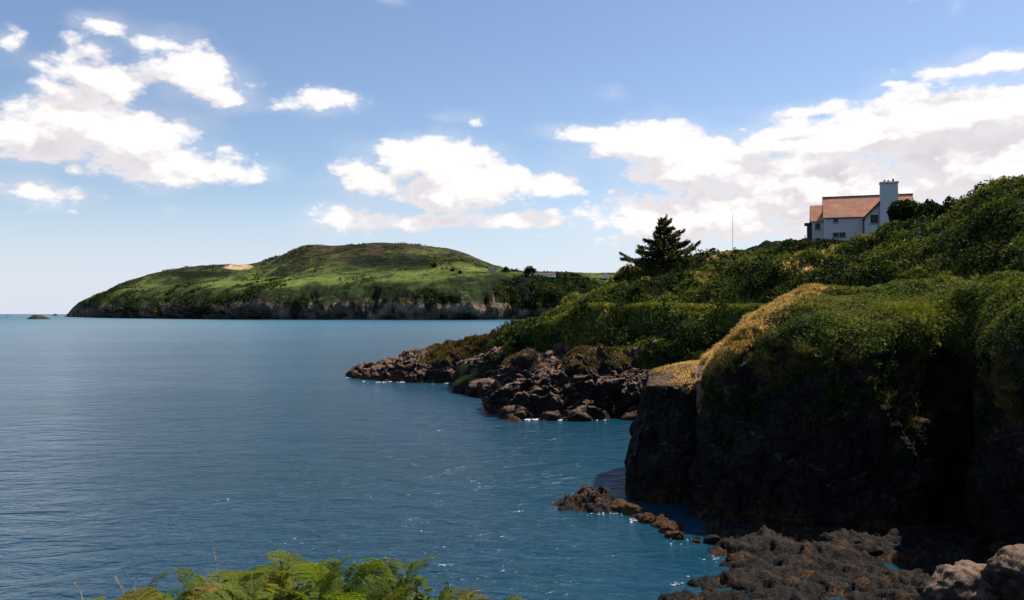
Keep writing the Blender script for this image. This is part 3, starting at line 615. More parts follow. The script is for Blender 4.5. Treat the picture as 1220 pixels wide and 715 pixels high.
# big sunlit boulders in the lower right corner
def boulder(name, loc, size, mat_, seed, label, group=None, sub=5, cuts=9, squash=(1, 1, 1), rot=0.0):
    bm = bmesh.new(); bmesh.ops.create_icosphere(bm, subdivisions=sub, radius=1)
    V = np.array([v.co[:] for v in bm.verts]); rg = np.random.default_rng(seed)
    for _ in range(cuts):       # plane cuts give flat broken faces
        dn_ = rg.normal(size=3); dn_ /= np.linalg.norm(dn_); off = rg.uniform(.55, .85); k = V@dn_; V -= np.outer(np.maximum(k-off, 0)*.92, dn_)
    V *= np.array(squash); V += V/np.linalg.norm(V, axis=1)[:, None]*(.22*rock_disp(V+seed, 1, 1.3, 1)+.14*fbm(V+seed, 1.5, 6, .62, ridged=True)+.09*fbm(V*np.array((1, 1, 4))+seed, 2.2, 5, .6))[:, None]
    for v, c_ in zip(bm.verts, V): v.co = c_*size
    me = bpy.data.meshes.new(name); bm.to_mesh(me); bm.free()
    me.polygons.foreach_set('use_smooth', np.full(len(me.polygons), True)); o = link(name, me, mat_); o.location = loc; o.rotation_euler = (0, 0, rot)
    setp(o, label, 'boulder', group); return o
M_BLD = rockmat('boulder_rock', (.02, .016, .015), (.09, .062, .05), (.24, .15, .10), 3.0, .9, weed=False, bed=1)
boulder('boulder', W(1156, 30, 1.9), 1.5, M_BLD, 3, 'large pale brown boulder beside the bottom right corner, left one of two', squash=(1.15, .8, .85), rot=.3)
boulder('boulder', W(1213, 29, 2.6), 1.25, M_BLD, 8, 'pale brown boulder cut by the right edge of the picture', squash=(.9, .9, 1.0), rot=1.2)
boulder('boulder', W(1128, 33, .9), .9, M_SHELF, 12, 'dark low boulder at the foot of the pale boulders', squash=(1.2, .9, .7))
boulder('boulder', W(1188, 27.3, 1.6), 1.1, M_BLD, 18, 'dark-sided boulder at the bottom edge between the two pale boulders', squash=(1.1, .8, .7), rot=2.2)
# loose rocks strewn on shelf and along the outcrop foot: two shapes copied
src = [boulder('shore_stone', W(900, 40, .2), .45, M_SHELF, 50+i, 'small weed-brown stone lying on the wet shelf below the near cliff', 'stones on the shelf', 3, 7, (1.2, .9, .7)) for i in range(3)]
rg = random.Random(4)
for i in range(60):
    Y = rg.uniform(35, 46); px = rg.uniform(870, 1110) if i < 57 else rg.uniform(800, 850)
    if i < 3: o = src[i]
    else: o = src[i % 3].copy(); COL.objects.link(o)
    o.location = W(px, Y, rg.uniform(-.25, .15)); o.rotation_euler = (rg.uniform(-.4, .4), rg.uniform(-.4, .4), rg.uniform(0, 6)); k = rg.uniform(.35, 1.15); o.scale = (k, k, k)
src = [boulder('outcrop_block', W(700, 96, .2), 1.3, M_SHORE, 80+i, 'dark angular block at the waterline of the big outcrop', 'blocks along the outcrop foot', 4, 10, (1.2, .9, .8)) for i in range(3)]
for i in range(14):
    px = rg.uniform(604, 775); Y = rg.uniform(94.5, 97) 
    if i < 3: o = src[i]
    else: o = src[i % 3].copy(); COL.objects.link(o)
    o.location = W(px, Y, rg.uniform(-.6, .5)); o.rotation_euler = (rg.uniform(-.5, .5), rg.uniform(-.5, .5), rg.uniform(0, 6)); k = rg.uniform(.4, 1.1); o.scale = (k, k, k)
o = boulder('pale_stone', P(1145, 392, 50.3), .2, simple('pale_stone', (.22, .21, .2), .9, .1), 200, 'small pale stone caught at the brow of the near cliff', None, 3, 7, (1.5, .7, .6)); o['category'] = 'stone'

SB = [(566, 125, 1.3), (573, 123.5, 1.7), (582, 122, 1.5), (590, 121, 1.9), (578, 120.5, 1.1), (597, 118, 1.6), (602, 116, 1.2), (570, 126, 1.6), (586, 124, 1.8)]
for i, (px, Y, k) in enumerate(SB):
    boulder('slope_boulder', W(px, Y, .5+.3*(i % 3)), k*1.1, M_SHORE, 400+i, 'rough brown boulder between the low point and big outcrop, '+rank(px, [b_[0] for b_ in SB])+' from the left', 'boulders at the foot of the green slope', 4, 9, (1.2, .9, .8), i*1.3)
FB = [(728, 51.5, .55), (738, 52, .7), (748, 51, .6), (756, 50.5, .75), (764, 49.3, .5), (775, 48.5, .6), (800, 46.5, .6), (806, 45, .45)]
for i, (px, Y, k) in enumerate(FB):
    boulder('foot_rock', W(px, Y, .05), k, M_SHORE, 600+i, 'small wet rock between the skerry and the cliff foot, '+rank(px, [b_[0] for b_ in FB])+' from the left', 'rocks linking the skerry to the cliff', 4, 9, (1.3, .9, .6), i*1.7)
# foam where the swell breaks on the rocks
def foam(name, spots, label):
    V = []; Fc = []
    for (px, Y, n, spx, spY, sz) in spots:
        for _ in range(n):
            x, y, _z = W(px+random.gauss(0, spx), Y+random.gauss(0, spY), 0); s_ = sz*random.uniform(.3, 1); k = len(V); m_ = 7
            ax = random.uniform(1.2, 2.8)
            V.append((x, y, .07+.12*s_))
            for a in range(m_):
                an = a/m_*2*math.pi; rr = s_*random.uniform(.5, 1)
                V.append((x+rr*math.cos(an)*ax, y+rr*math.sin(an)*.8, .03))
            for a in range(m_): Fc.append((k, k+1+a, k+1+(a+1) % m_))
    m_ = bpy.data.materials.get('foam') or simple('foam', (.80, .82, .84), .6, .3, .1, 6, .5)
    o = npmesh(name, V, Fc, m_, smooth=False); setp(o, label, 'foam', kind='stuff')
foam('outcrop_foam', [(636, 95.6, 60, 14, .5, .28), (662, 95, 40, 9, .4, .25), (700, 95, 20, 14, .3, .15), (418, 158, 20, 3, .6, .35), (470, 147.5, 30, 18, .5, .22), (540, 145, 14, 20, .4, .2)], 'white foam washing the foot of the outcrop and rocky point')
foam('shelf_foam', [(722, 50.2, 22, 10, .25, .06), (757, 48.8, 26, 8, .35, .07), (668, 52, 8, 6, .3, .05), (815, 44, 16, 10, .5, .05), (850, 41, 16, 8, .3, .05), (812, 37, 14, 8, .5, .06)], 'white foam round the skerry and shelf below the cliff')

# ------------------------------------------------------------------ white house
M_WALL = simple('painted_render', (.54, .53, .52), .85, .2, .06, 1.5, .1)
M_TRIM = simple('dark_trim', (.035, .03, .035), .6, .3, .2, 3)
M_GLASS = simple('window_glass', (.015, .018, .022), .2, .2, .1, 1, 0)
M_FRAME = simple('white_frame', (.7, .7, .7), .6, .3, .05, 2)
m, t = mat('roof_tiles'); c = t.node('ShaderNodeTexCoord').outputs['Object']
br = t.node('ShaderNodeTexBrick', {'Vector': t.node('ShaderNodeMapping', {0: c, 2: (R(90), 0, 0)}).outputs[0], 'Color1': (.66, .275, .16, 1), 'Color2': (.54, .215, .125, 1), 'Mortar': (.20, .07, .05, 1), 'Scale': 1.0, 'Brick Width': .28, 'Row Height': .24, 'Mortar Size': .018})
cc = t.mix(t.mapr(t.noise(c, .8, 5), .35, .75), br.outputs[0], (.60, .33, .19))
finish(t, cc, .85, .15, br.outputs[1], .5, .03); M_ROOF = m
M_POT = simple('clay_pot', (.22, .09, .06), .8)
def prism(bm, pts, axis_vec):
    """extrude polygon pts along axis_vec"""
    a = [bm.verts.new(p_) for p_ in pts]; b_ = [bm.verts.new(Vector(p_)+Vector(axis_vec)) for p_ in pts]; n = len(pts)
    bm.faces.new(a); bm.faces.new(b_[::-1])
    for i in range(n): bm.faces.new((a[(i+1) % n], a[i], b_[i], b_[(i+1) % n]))
def box(bm, x0, x1, y0, y1, z0, z1): prism(bm, [(x0, y0, z0), (x1, y0, z0), (x1, y1, z0), (x0, y1, z0)], (0, 0, z1-z0))
def bobj(name, bm, mt, parent=None, bev=0):
    bmesh.ops.recalc_face_normals(bm, faces=bm.faces)
    if bev: bmesh.ops.bevel(bm, geom=bm.edges[:], offset=bev, segments=1, affect='EDGES')
    me = bpy.data.meshes.new(name); bm.to_mesh(me); bm.free(); return link(name, me, mt, parent)
def empty(name, loc, rz=0, scale=1):
    e = bpy.data.objects.new(name, None); COL.objects.link(e); e.location = loc; e.rotation_euler = (0, 0, rz); e.scale = (scale,)*3; e.empty_display_size = .5; return e
HYd = 160.0; house = empty('white_house', W(983, HYd, 24.6), -math.atan((1030-CX)/F)*.8)
setp(house, 'white rendered house with orange tiled roof and tall front chimney on the hilltop', 'house')
ez, rz_ = 5.9, 10.1      # eaves and ridge above the terrace
def roof_slab(pts, th=.22):
    """roof plane with thickness"""
    bm = bmesh.new(); n_ = (Vector(pts[1])-Vector(pts[0])).cross(Vector(pts[2])-Vector(pts[0])).normalized()
    if n_.z < 0: n_ = -n_
    prism(bm, [Vector(p_) for p_ in pts], -n_*th); return bm
# main block: x 0..16, y 0..8.4, ridge along x
Lm, Dm = 15.4, 8.4
bm = bmesh.new()
prism(bm, [(0, 0, -2), (0, Dm, -2), (0, Dm, ez), (0, Dm/2, rz_-.3), (0, 0, ez)], (Lm, 0, 0)); main = bobj('wall', bm, M_WALL, house)
for ys, ye in ((-.35, Dm/2), (Dm+.35, Dm/2)):
    bobj('roof', roof_slab([(-.35, ys, ez-.25), (Lm+.35, ys, ez-.25), (Lm+.35, ye, rz_), (-.35, ye, rz_)]), M_ROOF, house)
bm = bmesh.new(); box(bm, -.4, Lm+.4, Dm/2-.14, Dm/2+.14, rz_-.06, rz_+.14); bobj('ridge_tiles', bm, M_TRIM, house)
# front cross gable, x 6.9..14.7, projects 2 m forward
gx0, gx1, gp = 6.9, 14.9, -2.2; gm = (gx0+gx1)/2; gr = ez+3.95
bm = bmesh.new(); prism(bm, [(gx0, gp, -2), (gx1, gp, -2), (gx1, gp, ez-.4), (gm, gp, gr-.35), (gx0, gp, ez-.4)], (0, Dm/2-gp, 0)); bobj('gable_wall', bm, M_WALL, house)
for xs, xe in ((gx0-.45, gm), (gx1+.45, gm)):
    bobj('roof', roof_slab([(xs, gp-.5, ez-.75), (xs, Dm/2-.05, ez-.75), (xe, Dm/2-.05, gr), (xe, gp-.5, gr)]), M_ROOF, house)
    bm = bmesh.new(); prism(bm, [(xs, gp-.56, ez-1.12), (xs, gp-.56, ez-.72), (xe, gp-.56, gr+.02), (xe, gp-.56, gr-.42)], (0, .07, 0)); bobj('barge_board', bm, M_TRIM, house)
bm = bmesh.new(); box(bm, -.3, gx0-.5, -.42, -.28, ez-.42, ez-.25); bobj('gutter', bm, M_TRIM, house)
bm = bmesh.new(); box(bm, gx0-.22, gx0-.10, -.16, -.04, -1.5, ez-.42); bobj('drainpipe', bm, M_TRIM, house)
# chimney
bm = bmesh.new(); prism(bm, [(gm-1.55, gp-.9, -2), (gm+1.95, gp-.9, -2), (gm+1.65, gp-.9, 5.2), (gm+1.45, gp-.9, 11.3), (gm-1.5, gp-.9, 11.3), (gm-1.55, gp-.9, 5.2)], (0, 1.35, 0)); chm = bobj('chimney', bm, M_WALL, house, .04)
bm = bmesh.new(); box(bm, gm-1.6, gm+1.6, gp-1.1, gp+.65, 11.3, 11.62); bobj('chimney_cap', bm, M_WALL, chm, .03)
for k, hh_ in ((-.75, .45), (-.1, .4), (.7, .6)):
    bm = bmesh.new(); bmesh.ops.create_cone(bm, cap_ends=True, segments=12, radius1=.2, radius2=.15, depth=hh_, matrix=Matrix.Translation((gm+k, gp-.25, 11.6+hh_/2))); bobj('chimney_pot', bm, M_POT, chm)
def window(x, y, z_, w_, h_, par=house):
    bm = bmesh.new(); b_ = .06
    box(bm, x, x+w_, y-.07, y+.05, z_, z_+b_); box(bm, x, x+w_, y-.07, y+.05, z_+h_-b_, z_+h_)
    box(bm, x, x+b_, y-.071, y+.05, z_+b_, z_+h_-b_); box(bm, x+w_-b_, x+w_, y-.071, y+.05, z_+b_, z_+h_-b_)
    nb_ = max(1, int(w_/.8))
    for i in range(1, nb_+0): box(bm, x+w_*i/nb_-.03, x+w_*i/nb_+.03, y-.068, y+.05, z_+b_, z_+h_-b_)
    wi = bobj('window', bm, M_FRAME, par)
    bm = bmesh.new(); box(bm, x+b_, x+w_-b_, y-.02, y+.02, z_+b_, z_+h_-b_); bobj('pane', bm, M_GLASS, wi)
    bm = bmesh.new(); box(bm, x-.1, x+w_+.1, y-.16, y+.04, z_-.1, z_-.002); bobj('sill', bm, M_TRIM, wi)
window(1.4, 0, 4.75, 1.0, .75); window(1.3, 0, 1.9, 2.4, 1.0); window(7.7, gp, 4.1, 1.5, 1.7); window(7.6, gp, 1.0, 1.5, 1.5)
# rear left wing with bay and balcony
bm = bmesh.new(); prism(bm, [(-2.2, 5.4, -2), (.2, 5.4, -2), (.2, 5.4, ez), (-2.2, 5.4, ez)], (0, 6, 0)); bobj('wing_wall', bm, M_WALL, house)
bobj('roof', roof_slab([(-2.55, 5.0, ez-.25), (.3, 5.0, ez-.25), (.3, 8.6, rz_-.9), (-2.55, 8.6, rz_-.9)]), M_ROOF, house)
bobj('roof', roof_slab([(-2.55, 12.0, ez-.25), (.3, 12.0, ez-.25), (.3, 8.6, rz_-.9), (-2.55, 8.6, rz_-.9)]), M_ROOF, house)
bm = bmesh.new(); prism(bm, [(-2.2, 5.6, ez), (-2.2, 11.3, ez), (-2.2, 8.6, rz_-1.4)], (2.2, 0, 0)); bobj('wing_gable', bm, M_WALL, house)
window(-1.7, 5.4, 4.0, 1.1, 1.3); window(-1.7, 5.4, .8, 1.1, 1.6)
bm = bmesh.new(); box(bm, -3.1, -2.22, 6.2, 9.4, -1.5, 5.2); bobj('bay', bm, M_TRIM, house, .05)
bm = bmesh.new(); box(bm, -3.6, -2.22, 5.8, 9.8, 5.2, 5.45); bobj('bay_roof', bm, M_TRIM, house)
bm = bmesh.new(); box(bm, -3.5, -2.22, 5.9, 9.7, 1.9, 2.1)
for k in range(9): box(bm, -3.48, -3.42, 5.95+k*.45, 6.0+k*.45, 2.1, 3.0)
box(bm, -3.5, -3.4, 5.9, 9.7, 3.0, 3.08); bobj('balcony', bm, M_TRIM, house)

# mast on the hill
mp = bpy.data.objects.new
bm = bmesh.new(); bmesh.ops.create_cone(bm, cap_ends=True, segments=8, radius1=.05, radius2=.03, depth=8.5, matrix=Matrix.Translation((0, 0, 4.25)))
po = bobj('mast', bm, simple('mast_metal', (.5, .48, .48), .5, .4)); po.location = W(873, 150, 21.5); setp(po, 'thin bare mast standing on the hill crest right of the conifer', 'mast')

# ------------------------------------------------------------------ trees and shrubs
M_BARK = simple('bark', (.045, .032, .024), .95, .1, .4, 4, .9)
def limb(bm, p0, p1, r0, r1, seg=6):
    p0, p1 = Vector(p0), Vector(p1); d_ = p1-p0; L = d_.length
    if L < 1e-4: return
    bmesh.ops.create_cone(bm, cap_ends=True, segments=seg, radius1=r0, radius2=r1, depth=L, matrix=Matrix.Translation((p0+p1)/2) @ d_.to_track_quat('Z', 'Y').to_matrix().to_4x4())
def conifer():
    e = empty('conifer_tree', W(789, 142, 17.5)); setp(e, 'dark wind-shaped conifer alone on the skyline left of the house', 'tree')
    rg = random.Random(21); Ht = 11.0; bm = bmesh.new()
    top = Vector((.5, 0, Ht)); limb(bm, (0, 0, -1), (.25, 0, Ht*.5), .38, .24); limb(bm, (.25, 0, Ht*.5), top, .24, .03)
    cen = []; dirs = []
    for i in range(95):
        f = (i+.5)/95; h_ = 2.0+f*(Ht-2.4); a = i*2.399+rg.uniform(-.8, .8)
        L = (1-f)**.85*7.3*rg.choice((.45, .6, .8, .95, 1.1))*rg.uniform(.85, 1.1)+.25
        if math.cos(a) < -.3 and f > .35: L *= .8
        b0 = Vector((.25*h_/Ht*2*.5, 0, h_)); dr = Vector((math.cos(a), math.sin(a), 0))
        rise = rg.uniform(.0, .5)*(1 if f < .85 else 2.2)
        tip = b0+dr*L+Vector((0, 0, L*rise)); midb = b0+dr*L*.5+Vector((0, 0, L*rise*.18))
        limb(bm, b0, midb, .09*(1-f)+.03, .05*(1-f)+.02, 5); limb(bm, midb, tip, .05*(1-f)+.02, .012, 5)
        n_ = int(25+L*60)
        for _ in range(n_):
            s_ = rg.random()**.8; s_ = .12+.88*s_
            pp = b0.lerp(midb, s_*2) if s_ < .5 else midb.lerp(tip, s_*2-1)
            sd_ = Vector((-dr.y, dr.x, 0))*rg.gauss(0, .13*L*(1.05-s_)*.75+.07); cen.append(pp+sd_+Vector((0, 0, rg.gauss(-.05, .13)))); dirs.append((dr*.9+sd_*.5+Vector((0, 0, rise))).normalized())
    bobj('trunk', bm, M_BARK, e)
    c_ = np.array(cen); d_ = np.array(dirs)+RNG.normal(size=(len(cen), 3))*.35; d_ /= np.linalg.norm(d_, axis=1)[:, None]
    sd_ = np.cross(d_, RNG.normal(size=d_.shape)); sd_ /= np.linalg.norm(sd_, axis=1)[:, None]
    L = RNG.uniform(.22, .5, len(c_))[:, None]; w_ = .085
    V = np.stack([c_-sd_*w_, c_+sd_*w_, c_+d_*L+sd_*.02, c_+d_*L-sd_*.02], 1).reshape(-1, 3)
    npmesh('crown', V, np.arange(len(V)).reshape(-1, 4), leafmat('conifer_needles', [(0, (.014, .018, .009)), (.5, (.055, .060, .028)), (1, (.12, .10, .05))], .3, .4, .8), e, False)
conifer()
def shrub(name, loc, rx, ry, rz_, n, size, label, matl, seed, group=None, cat='shrub', lumps=9, trunk=True):
    e = empty(name, loc); setp(e, label, cat, group); rg = random.Random(seed)
    cs = [(rg.uniform(-.75, .75)*rx, rg.uniform(-.6, .6)*ry, rz_*rg.uniform(.35, .85), rg.uniform(.28, .5)) for _ in range(lumps)]
    k = RNG.integers(0, lumps, n); cs = np.array(cs)[k]; dv = RNG.normal(size=(n, 3)); dv /= np.linalg.norm(dv, axis=1)[:, None]
    rr = (RNG.random(n)**.35)[:, None]; pts = cs[:, :3]+dv*rr*cs[:, 3:4]*np.array((rx, ry, rz_))*1.15
    pts[:, 2] = np.maximum(pts[:, 2], .02)
    leaves('crown', pts, dv, np.full(n, size), matl, e)
    if trunk:
        bm = bmesh.new()
        for q_ in cs[:0].tolist()+[tuple(c_) for c_ in np.unique(cs, axis=0)[:7]]: limb(bm, (q_[0]*.1, q_[1]*.1, -.6), (q_[0], q_[1], q_[2]), .10*rz_/3, .02, 5)
        bobj('trunk', bm, M_BARK, e)
shrub('shrub', W(1091, 126, 24.2), 3.6, 3.5, 3.9, 8000, .3, 'rounded dark green shrub in front of the house, right of its chimney', M_BUSH_DARK, 1)
shrub('shrub', W(1108, 116, 24.2), 2.2, 2.4, 2.8, 4000, .28, 'dark shrub on the slope just right of the house', M_BUSH_DARK, 2)
shrub('shrub', W(1058, 122, 21.6), 2.8, 3, 2.5, 5000, .28, 'bushy green shrub hiding the foot of the gable wall and chimney', M_BUSH, 3)
shrub('shrub', W(1006, 126, 20.6), 4.2, 3, 2.0, 5000, .28, 'low shrub below the long house wall', M_BUSH_DARK, 4)
shrub('shrub', W(1139, 92, 21.6), 2.0, 2, 2.2, 4500, .22, 'dark shrub topping the steep green ridge at the right', M_BUSH_DARK, 5)
shrub('shrub', W(953, 130, 21.2), 2.4, 2.0, 2.0, 4000, .26, 'small rounded shrub on the crest left of the house', M_BUSH_DARK, 6)
def hsurf(px, py):
    k_ = np.argmin(np.abs(HPX-px)*.6+np.abs(HPY-py)+(HY0 > 4000)*99); return HPT[k_]
_fr = np.argmin(HY-(headland_pts[:, :, 2]-H)/headland_pts[:, :, 1]*F, axis=0); HPT = headland_pts[np.arange(sh_head[0])[:, None] <= _fr[None, :]]; HPX = HPT[:, 0]/HPT[:, 1]*F+CX; HPY = HY-(HPT[:, 2]-H)/HPT[:, 1]*F; HY0 = HPT[:, 1]
TREES = [(600,327,15,'dark tree nearest the grey gabled cottage, left end of the distant tree row'),(606,326.5,20,'second tree from the grey gabled cottage in the distant row'),(613,328,17,'low bushy tree in the middle of the gap in the distant tree row'),
 (619,329,16,'dark tree just above the left end of the small white cottage'),(629,327.5,22,'tallest pointed dark tree above the long white cottage'),(635,328,17,'broad dark tree right behind the long white cottage roof'),
 (660,331,11,'small round tree right of the long white cottage'),(672,331,10,'small dark tree on the far skyline, left of a close pair'),(683,332,12,'left tree of a close pair on the far skyline'),(689,332,12,'right tree of a close pair on the far skyline'),
 (516,318,16,'pale green lone tree in the hillside fields'),(539,323,8,'dark tree left of the yellow-green field'),(548,325,7,'dark tree at the left corner of the yellow-green field')]
for i, (px, py, hh_, lab) in enumerate(TREES):
    shrub('tree', hsurf(px, py)+np.array((0, 0, -1.0)), hh_*.5, hh_*.5, hh_*.8, 900, 1.6, lab, M_BUSH if i == 10 else M_BUSH_DARK, 30+i, 'trees on the distant headland', 'tree', 7)

# distant cottages on the headland
M_WHITE = simple('whitewash', (.74, .73, .70), .9, .1, .05, .05, 0); M_SLATE = simple('slate', (.09, .085, .09), .8, .2, .1, .05, 0); M_BROWNROOF = simple('brown_tiles', (.20, .12, .09), .8, .1, .1, .05, 0)
def cottage(px, py, L, D, hw, hr, wallm, roofm, label, chim=True, lift=0, cat='cottage'):
    e = empty('cottage', hsurf(px, py)+np.array((0, -6, lift)), -.1); setp(e, label, cat)
    bm = bmesh.new(); prism(bm, [(-L/2, -D/2, -2.5), (-L/2, D/2, -2.5), (-L/2, D/2, hw), (-L/2, 0, hw+hr-.4), (-L/2, -D/2, hw)], (L, 0, 0)); bobj('wall', bm, wallm, e)
    rf = None
    for s_ in (-1, 1): rf = bobj('roof', roof_slab([(-L/2-.4, s_*(D/2+.5), hw-.4), (L/2+.4, s_*(D/2+.5), hw-.4), (L/2+.4, 0, hw+hr), (-L/2-.4, 0, hw+hr)], .3), roofm, e)
    for s_ in (-.42, .42):
        bm = bmesh.new(); box(bm, L*s_-.7, L*s_+.7, -.6, .6, hw+hr-.5, hw+hr+1.8); bobj('chimney', bm, wallm, e)
    for k in range(max(2, int(L/5))):
        bm = bmesh.new(); x_ = -L/2+(k+.5)*L/max(2, int(L/5)); box(bm, x_-.8, x_+.8, -D/2-.06, -D/2+.1, hw*.35, hw*.75); bobj('window', bm, M_GLASS, e)
cottage(587, 327, 20, 10, 7, 6, simple('grey_render', (.38, .38, .38), .9, .1, .1, .1, 0), M_SLATE, 'grey gabled cottage left of the dark trees on the headland', lift=2)
cottage(646, 330.5, 58, 10, 4, 4, M_WHITE, M_BROWNROOF, 'long white cottage with brown roof below the distant tree row', lift=1)
cottage(624, 331.5, 12, 9, 3.6, 3, M_WHITE, M_SLATE, 'small white cottage at the left end of the long white one', lift=0)
cottage(721, 331.5, 14, 9, 5, 3.5, M_WHITE, M_SLATE, 'far white cottage on the skyline where the near hill begins', lift=4)
# sailing boat near the horizon
bt_ = empty('sailing_boat', W(9.5, 2600, 0), .5); setp(bt_, 'tiny white sailing boat on the horizon at the far left', 'boat')
bm = bmesh.new(); prism(bm, [(-4.6, 0, 1.4), (-3.6, -1.3, 1.4), (2.4, -1.4, 1.4), (5.4, 0, 1.7), (2.4, 1.4, 1.4), (-3.6, 1.3, 1.4)], (0, 0, -1.8)); bobj('hull', bm, M_WHITE, bt_, .05)
bm = bmesh.new(); limb(bm, (.6, 0, 1), (.6, 0, 13), .10, .06); bobj('sail_mast', bm, M_TRIM, bt_)
bm = bmesh.new(); prism(bm, [(.4, 0, 2.4), (-4.2, .3, 2.4), (.4, 0, 12.6)], (0, .06, 0)); bobj('sail', bm, M_WHITE, bt_)
bm = bmesh.new(); prism(bm, [(.8, 0, 11), (5.1, .2, 2), (1.2, .5, 2.2)], (0, .06, 0)); bobj('jib', bm, M_WHITE, bt_)

# ------------------------------------------------------------------ the spot we stand on: turf bank dropping to the sea
nx, ny = 260, 200
X, Yg = np.meshgrid(np.linspace(-22, 34, nx), np.linspace(-14, 26, ny)); pts = np.stack([X, Yg, np.zeros_like(X)], -1).reshape(-1, 3)
edge = 5.2+.6*fbm(pts, .3, 3).reshape(X.shape)*2+np.clip((X-5)*.0, 0, 9)
top_ = 10.35-.10*np.clip(Yg, 0, 9)-.06*np.abs(X)*(X < 0)*0
dz = np.clip((Yg-edge)/7.5, 0, 1.4)
zz = top_-dz**.8*12.5
pts[:, 2] = zz.ravel()+.12*fbm(pts, .9, 4)+(.8*rock_disp(pts+5, 1, .5))*np.clip(dz.ravel()*3, 0, 1)
lim = H-.36*pts[:, 1]-.25; m_ = pts[:, 1] > .7; pts[m_, 2] = np.minimum(pts[m_, 2], lim[m_])
gr_ = npmesh('bank', pts, grid_faces(ny, nx), groundmat('bank_ground', (.012, .016, .006), (.03, .035, .012), (.06, .05, .025), 1.0, (.05, .04, .03))); setp(gr_, kind='structure')
G_ = pts.reshape(ny, nx, 3)
def gz(x, y):
    i = int(np.clip((y+14)/40*(ny-1), 0, ny-1)); j = int(np.clip((x+22)/56*(nx-1), 0, nx-1)); return G_[i, j, 2]
M_FERN = leafmat('bracken_leaf', [(0, (.030, .050, .008)), (.4, (.085, .125, .018)), (.75, (.125, .175, .028)), (1, (.20, .21, .05))], 2.0, .45, .9)
M_FERN2 = leafmat('bracken_turning', [(0, (.06, .07, .012)), (.4, (.15, .15, .025)), (.75, (.22, .17, .04)), (1, (.30, .2, .07))], 2.0, .45, .9)
M_STEM = simple('bracken_stem', (.10, .11, .03), .7)
def frond_mesh(seed, L=.75):
    rg = random.Random(seed); V = []; Fc = []; n = 14
    def spine(t_): return Vector((0, L*(t_*.95-.12*t_*t_), L*(.42*t_-.55*t_*t_)))
    def blade(a, d_, n_, ln, wd):
        sd_ = d_.cross(n_).normalized()*wd; k = len(V); V.extend([a, a+d_*ln*.45+sd_, a+d_*ln, a+d_*ln*.45-sd_]); Fc.append((k, k+1, k+2, k+3))
    for i in range(n):
        t_ = .14+.86*i/n; c_ = spine(t_); tg = (spine(min(1, t_+.02))-c_).normalized() if t_ < .98 else Vector((0, 1, -.6)).normalized()
        pl = L*.34*math.sin(math.pi*min(1, (1-t_)*.80+.12))**1.0*rg.uniform(.85, 1.1)
        for s_ in (-1, 1):
            dr = (Vector((s_, 0, 0))+tg*.45+Vector((0, 0, rg.uniform(-.22, .18)))).normalized(); nn_ = dr.cross(tg)*s_
            m_ = max(4, int(pl/.019)); nn_ = nn_.normalized()
            for j in range(m_):
                u_ = (j+.5)/m_; b_ = c_+dr*pl*u_+Vector((0, 0, -.12*pl*u_*u_)); ll = min(pl*.34*(1-u_*.7), .028)*rg.uniform(.75, 1.1)+.005
                pd = tg
                for s2 in (-1, 1): blade(b_, (pd*s2+dr*.55+Vector((0, 0, rg.uniform(-.2, .2)))).normalized(), nn_, ll, ll*.34+.002)
            blade(c_, dr, nn_, pl*1.02, .0022)
    me = bpy.data.meshes.new('frond'); me.from_pydata([v[:] for v in V], [], Fc); me.materials.append(M_FERN if seed < 5 else M_FERN2); return me
FR = [frond_mesh(i, .62+.04*i) for i in range(7)]
def stem_mesh(i):
    me = bpy.data.meshes.new('frond_stem'); bm = bmesh.new(); limb(bm, (0, 0, -.75), (0, 0, 0), .005, .0035, 5); limb(bm, (0, 0, 0), (0, .12, .04), .0035, .002, 5); bm.to_mesh(me); bm.free(); me.materials.append(M_STEM); return me
SM = stem_mesh(0)
def bracken(px, py, Y, label, nf, seed, s=1.0, grp='bracken plants along the near edge', spread=1.0):
    rg = random.Random(seed); x, y, z = P(px, py, Y); e = empty('bracken', (x, y, gz(x, y))); setp(e, label, 'bracken', grp); hgt = z-gz(x, y)
    for k in range(nf):
        fo = bpy.data.objects.new('frond', FR[rg.choice((0, 1, 2, 3, 4)*3+(5, 6))]); COL.objects.link(fo); fo.parent = e
        a = rg.uniform(0, 6.283); r_ = rg.uniform(0, .16)*spread
        fo.location = (math.cos(a)*r_, math.sin(a)*r_, hgt-rg.uniform(.0, .22)*1.0); kk = rg.uniform(.45, .85)*s
        fo.rotation_euler = (rg.uniform(-.1, 1.15), rg.uniform(-.35, .35), a-math.pi/2+rg.uniform(-.6, .6)); fo.scale = (kk,)*3
        st_ = bpy.data.objects.new('stem', SM); COL.objects.link(st_); st_.parent = fo
L1 = 'green bracken plant among others along the bottom edge of the view'
BR = [(150,728,4.2),(195,722,4.4),(228,712,4.3),(262,704,4.1),(300,700,4.0),(325,705,4.4),(352,697,4.2),(385,700,3.9),(410,703,4.3),(300,722,3.7),(360,724,3.7),(430,712,3.8),(500,722,3.9),(540,722,4.3),(240,732,3.7),(420,735,3.6),(480,738,3.6),(180,742,3.7),(555,742,3.9),(450,706,4.5),(275,716,4.6)]
for i, (px, py, Y) in enumerate(BR):
    bracken(px, py+2-(9 if 290 < px < 420 else 4), Y, 'feathery green bracken plant, '+rank((px, py), [b_[:2] for b_ in BR])+' from the left along the bottom edge', 15, 100+i, .44)
bracken(342, 662, 4.1, 'tallest bracken sprig, standing up alone above the others', 4, 300, .36, None, .2)
bracken(480, 682, 4.2, 'bracken plant reaching up highest on the right-hand side of the clump', 8, 301, .46, None, .5)
bracken(520, 706, 4.2, 'bracken plant at the right end of the foreground growth', 9, 302, .48, None, .8)
M_BRM = leafmat('bramble_leaf_near', [(0, (.02, .035, .008)), (.4, (.06, .085, .016)), (.75, (.12, .13, .03)), (1, (.22, .13, .05))], 4.0, .35, .9)
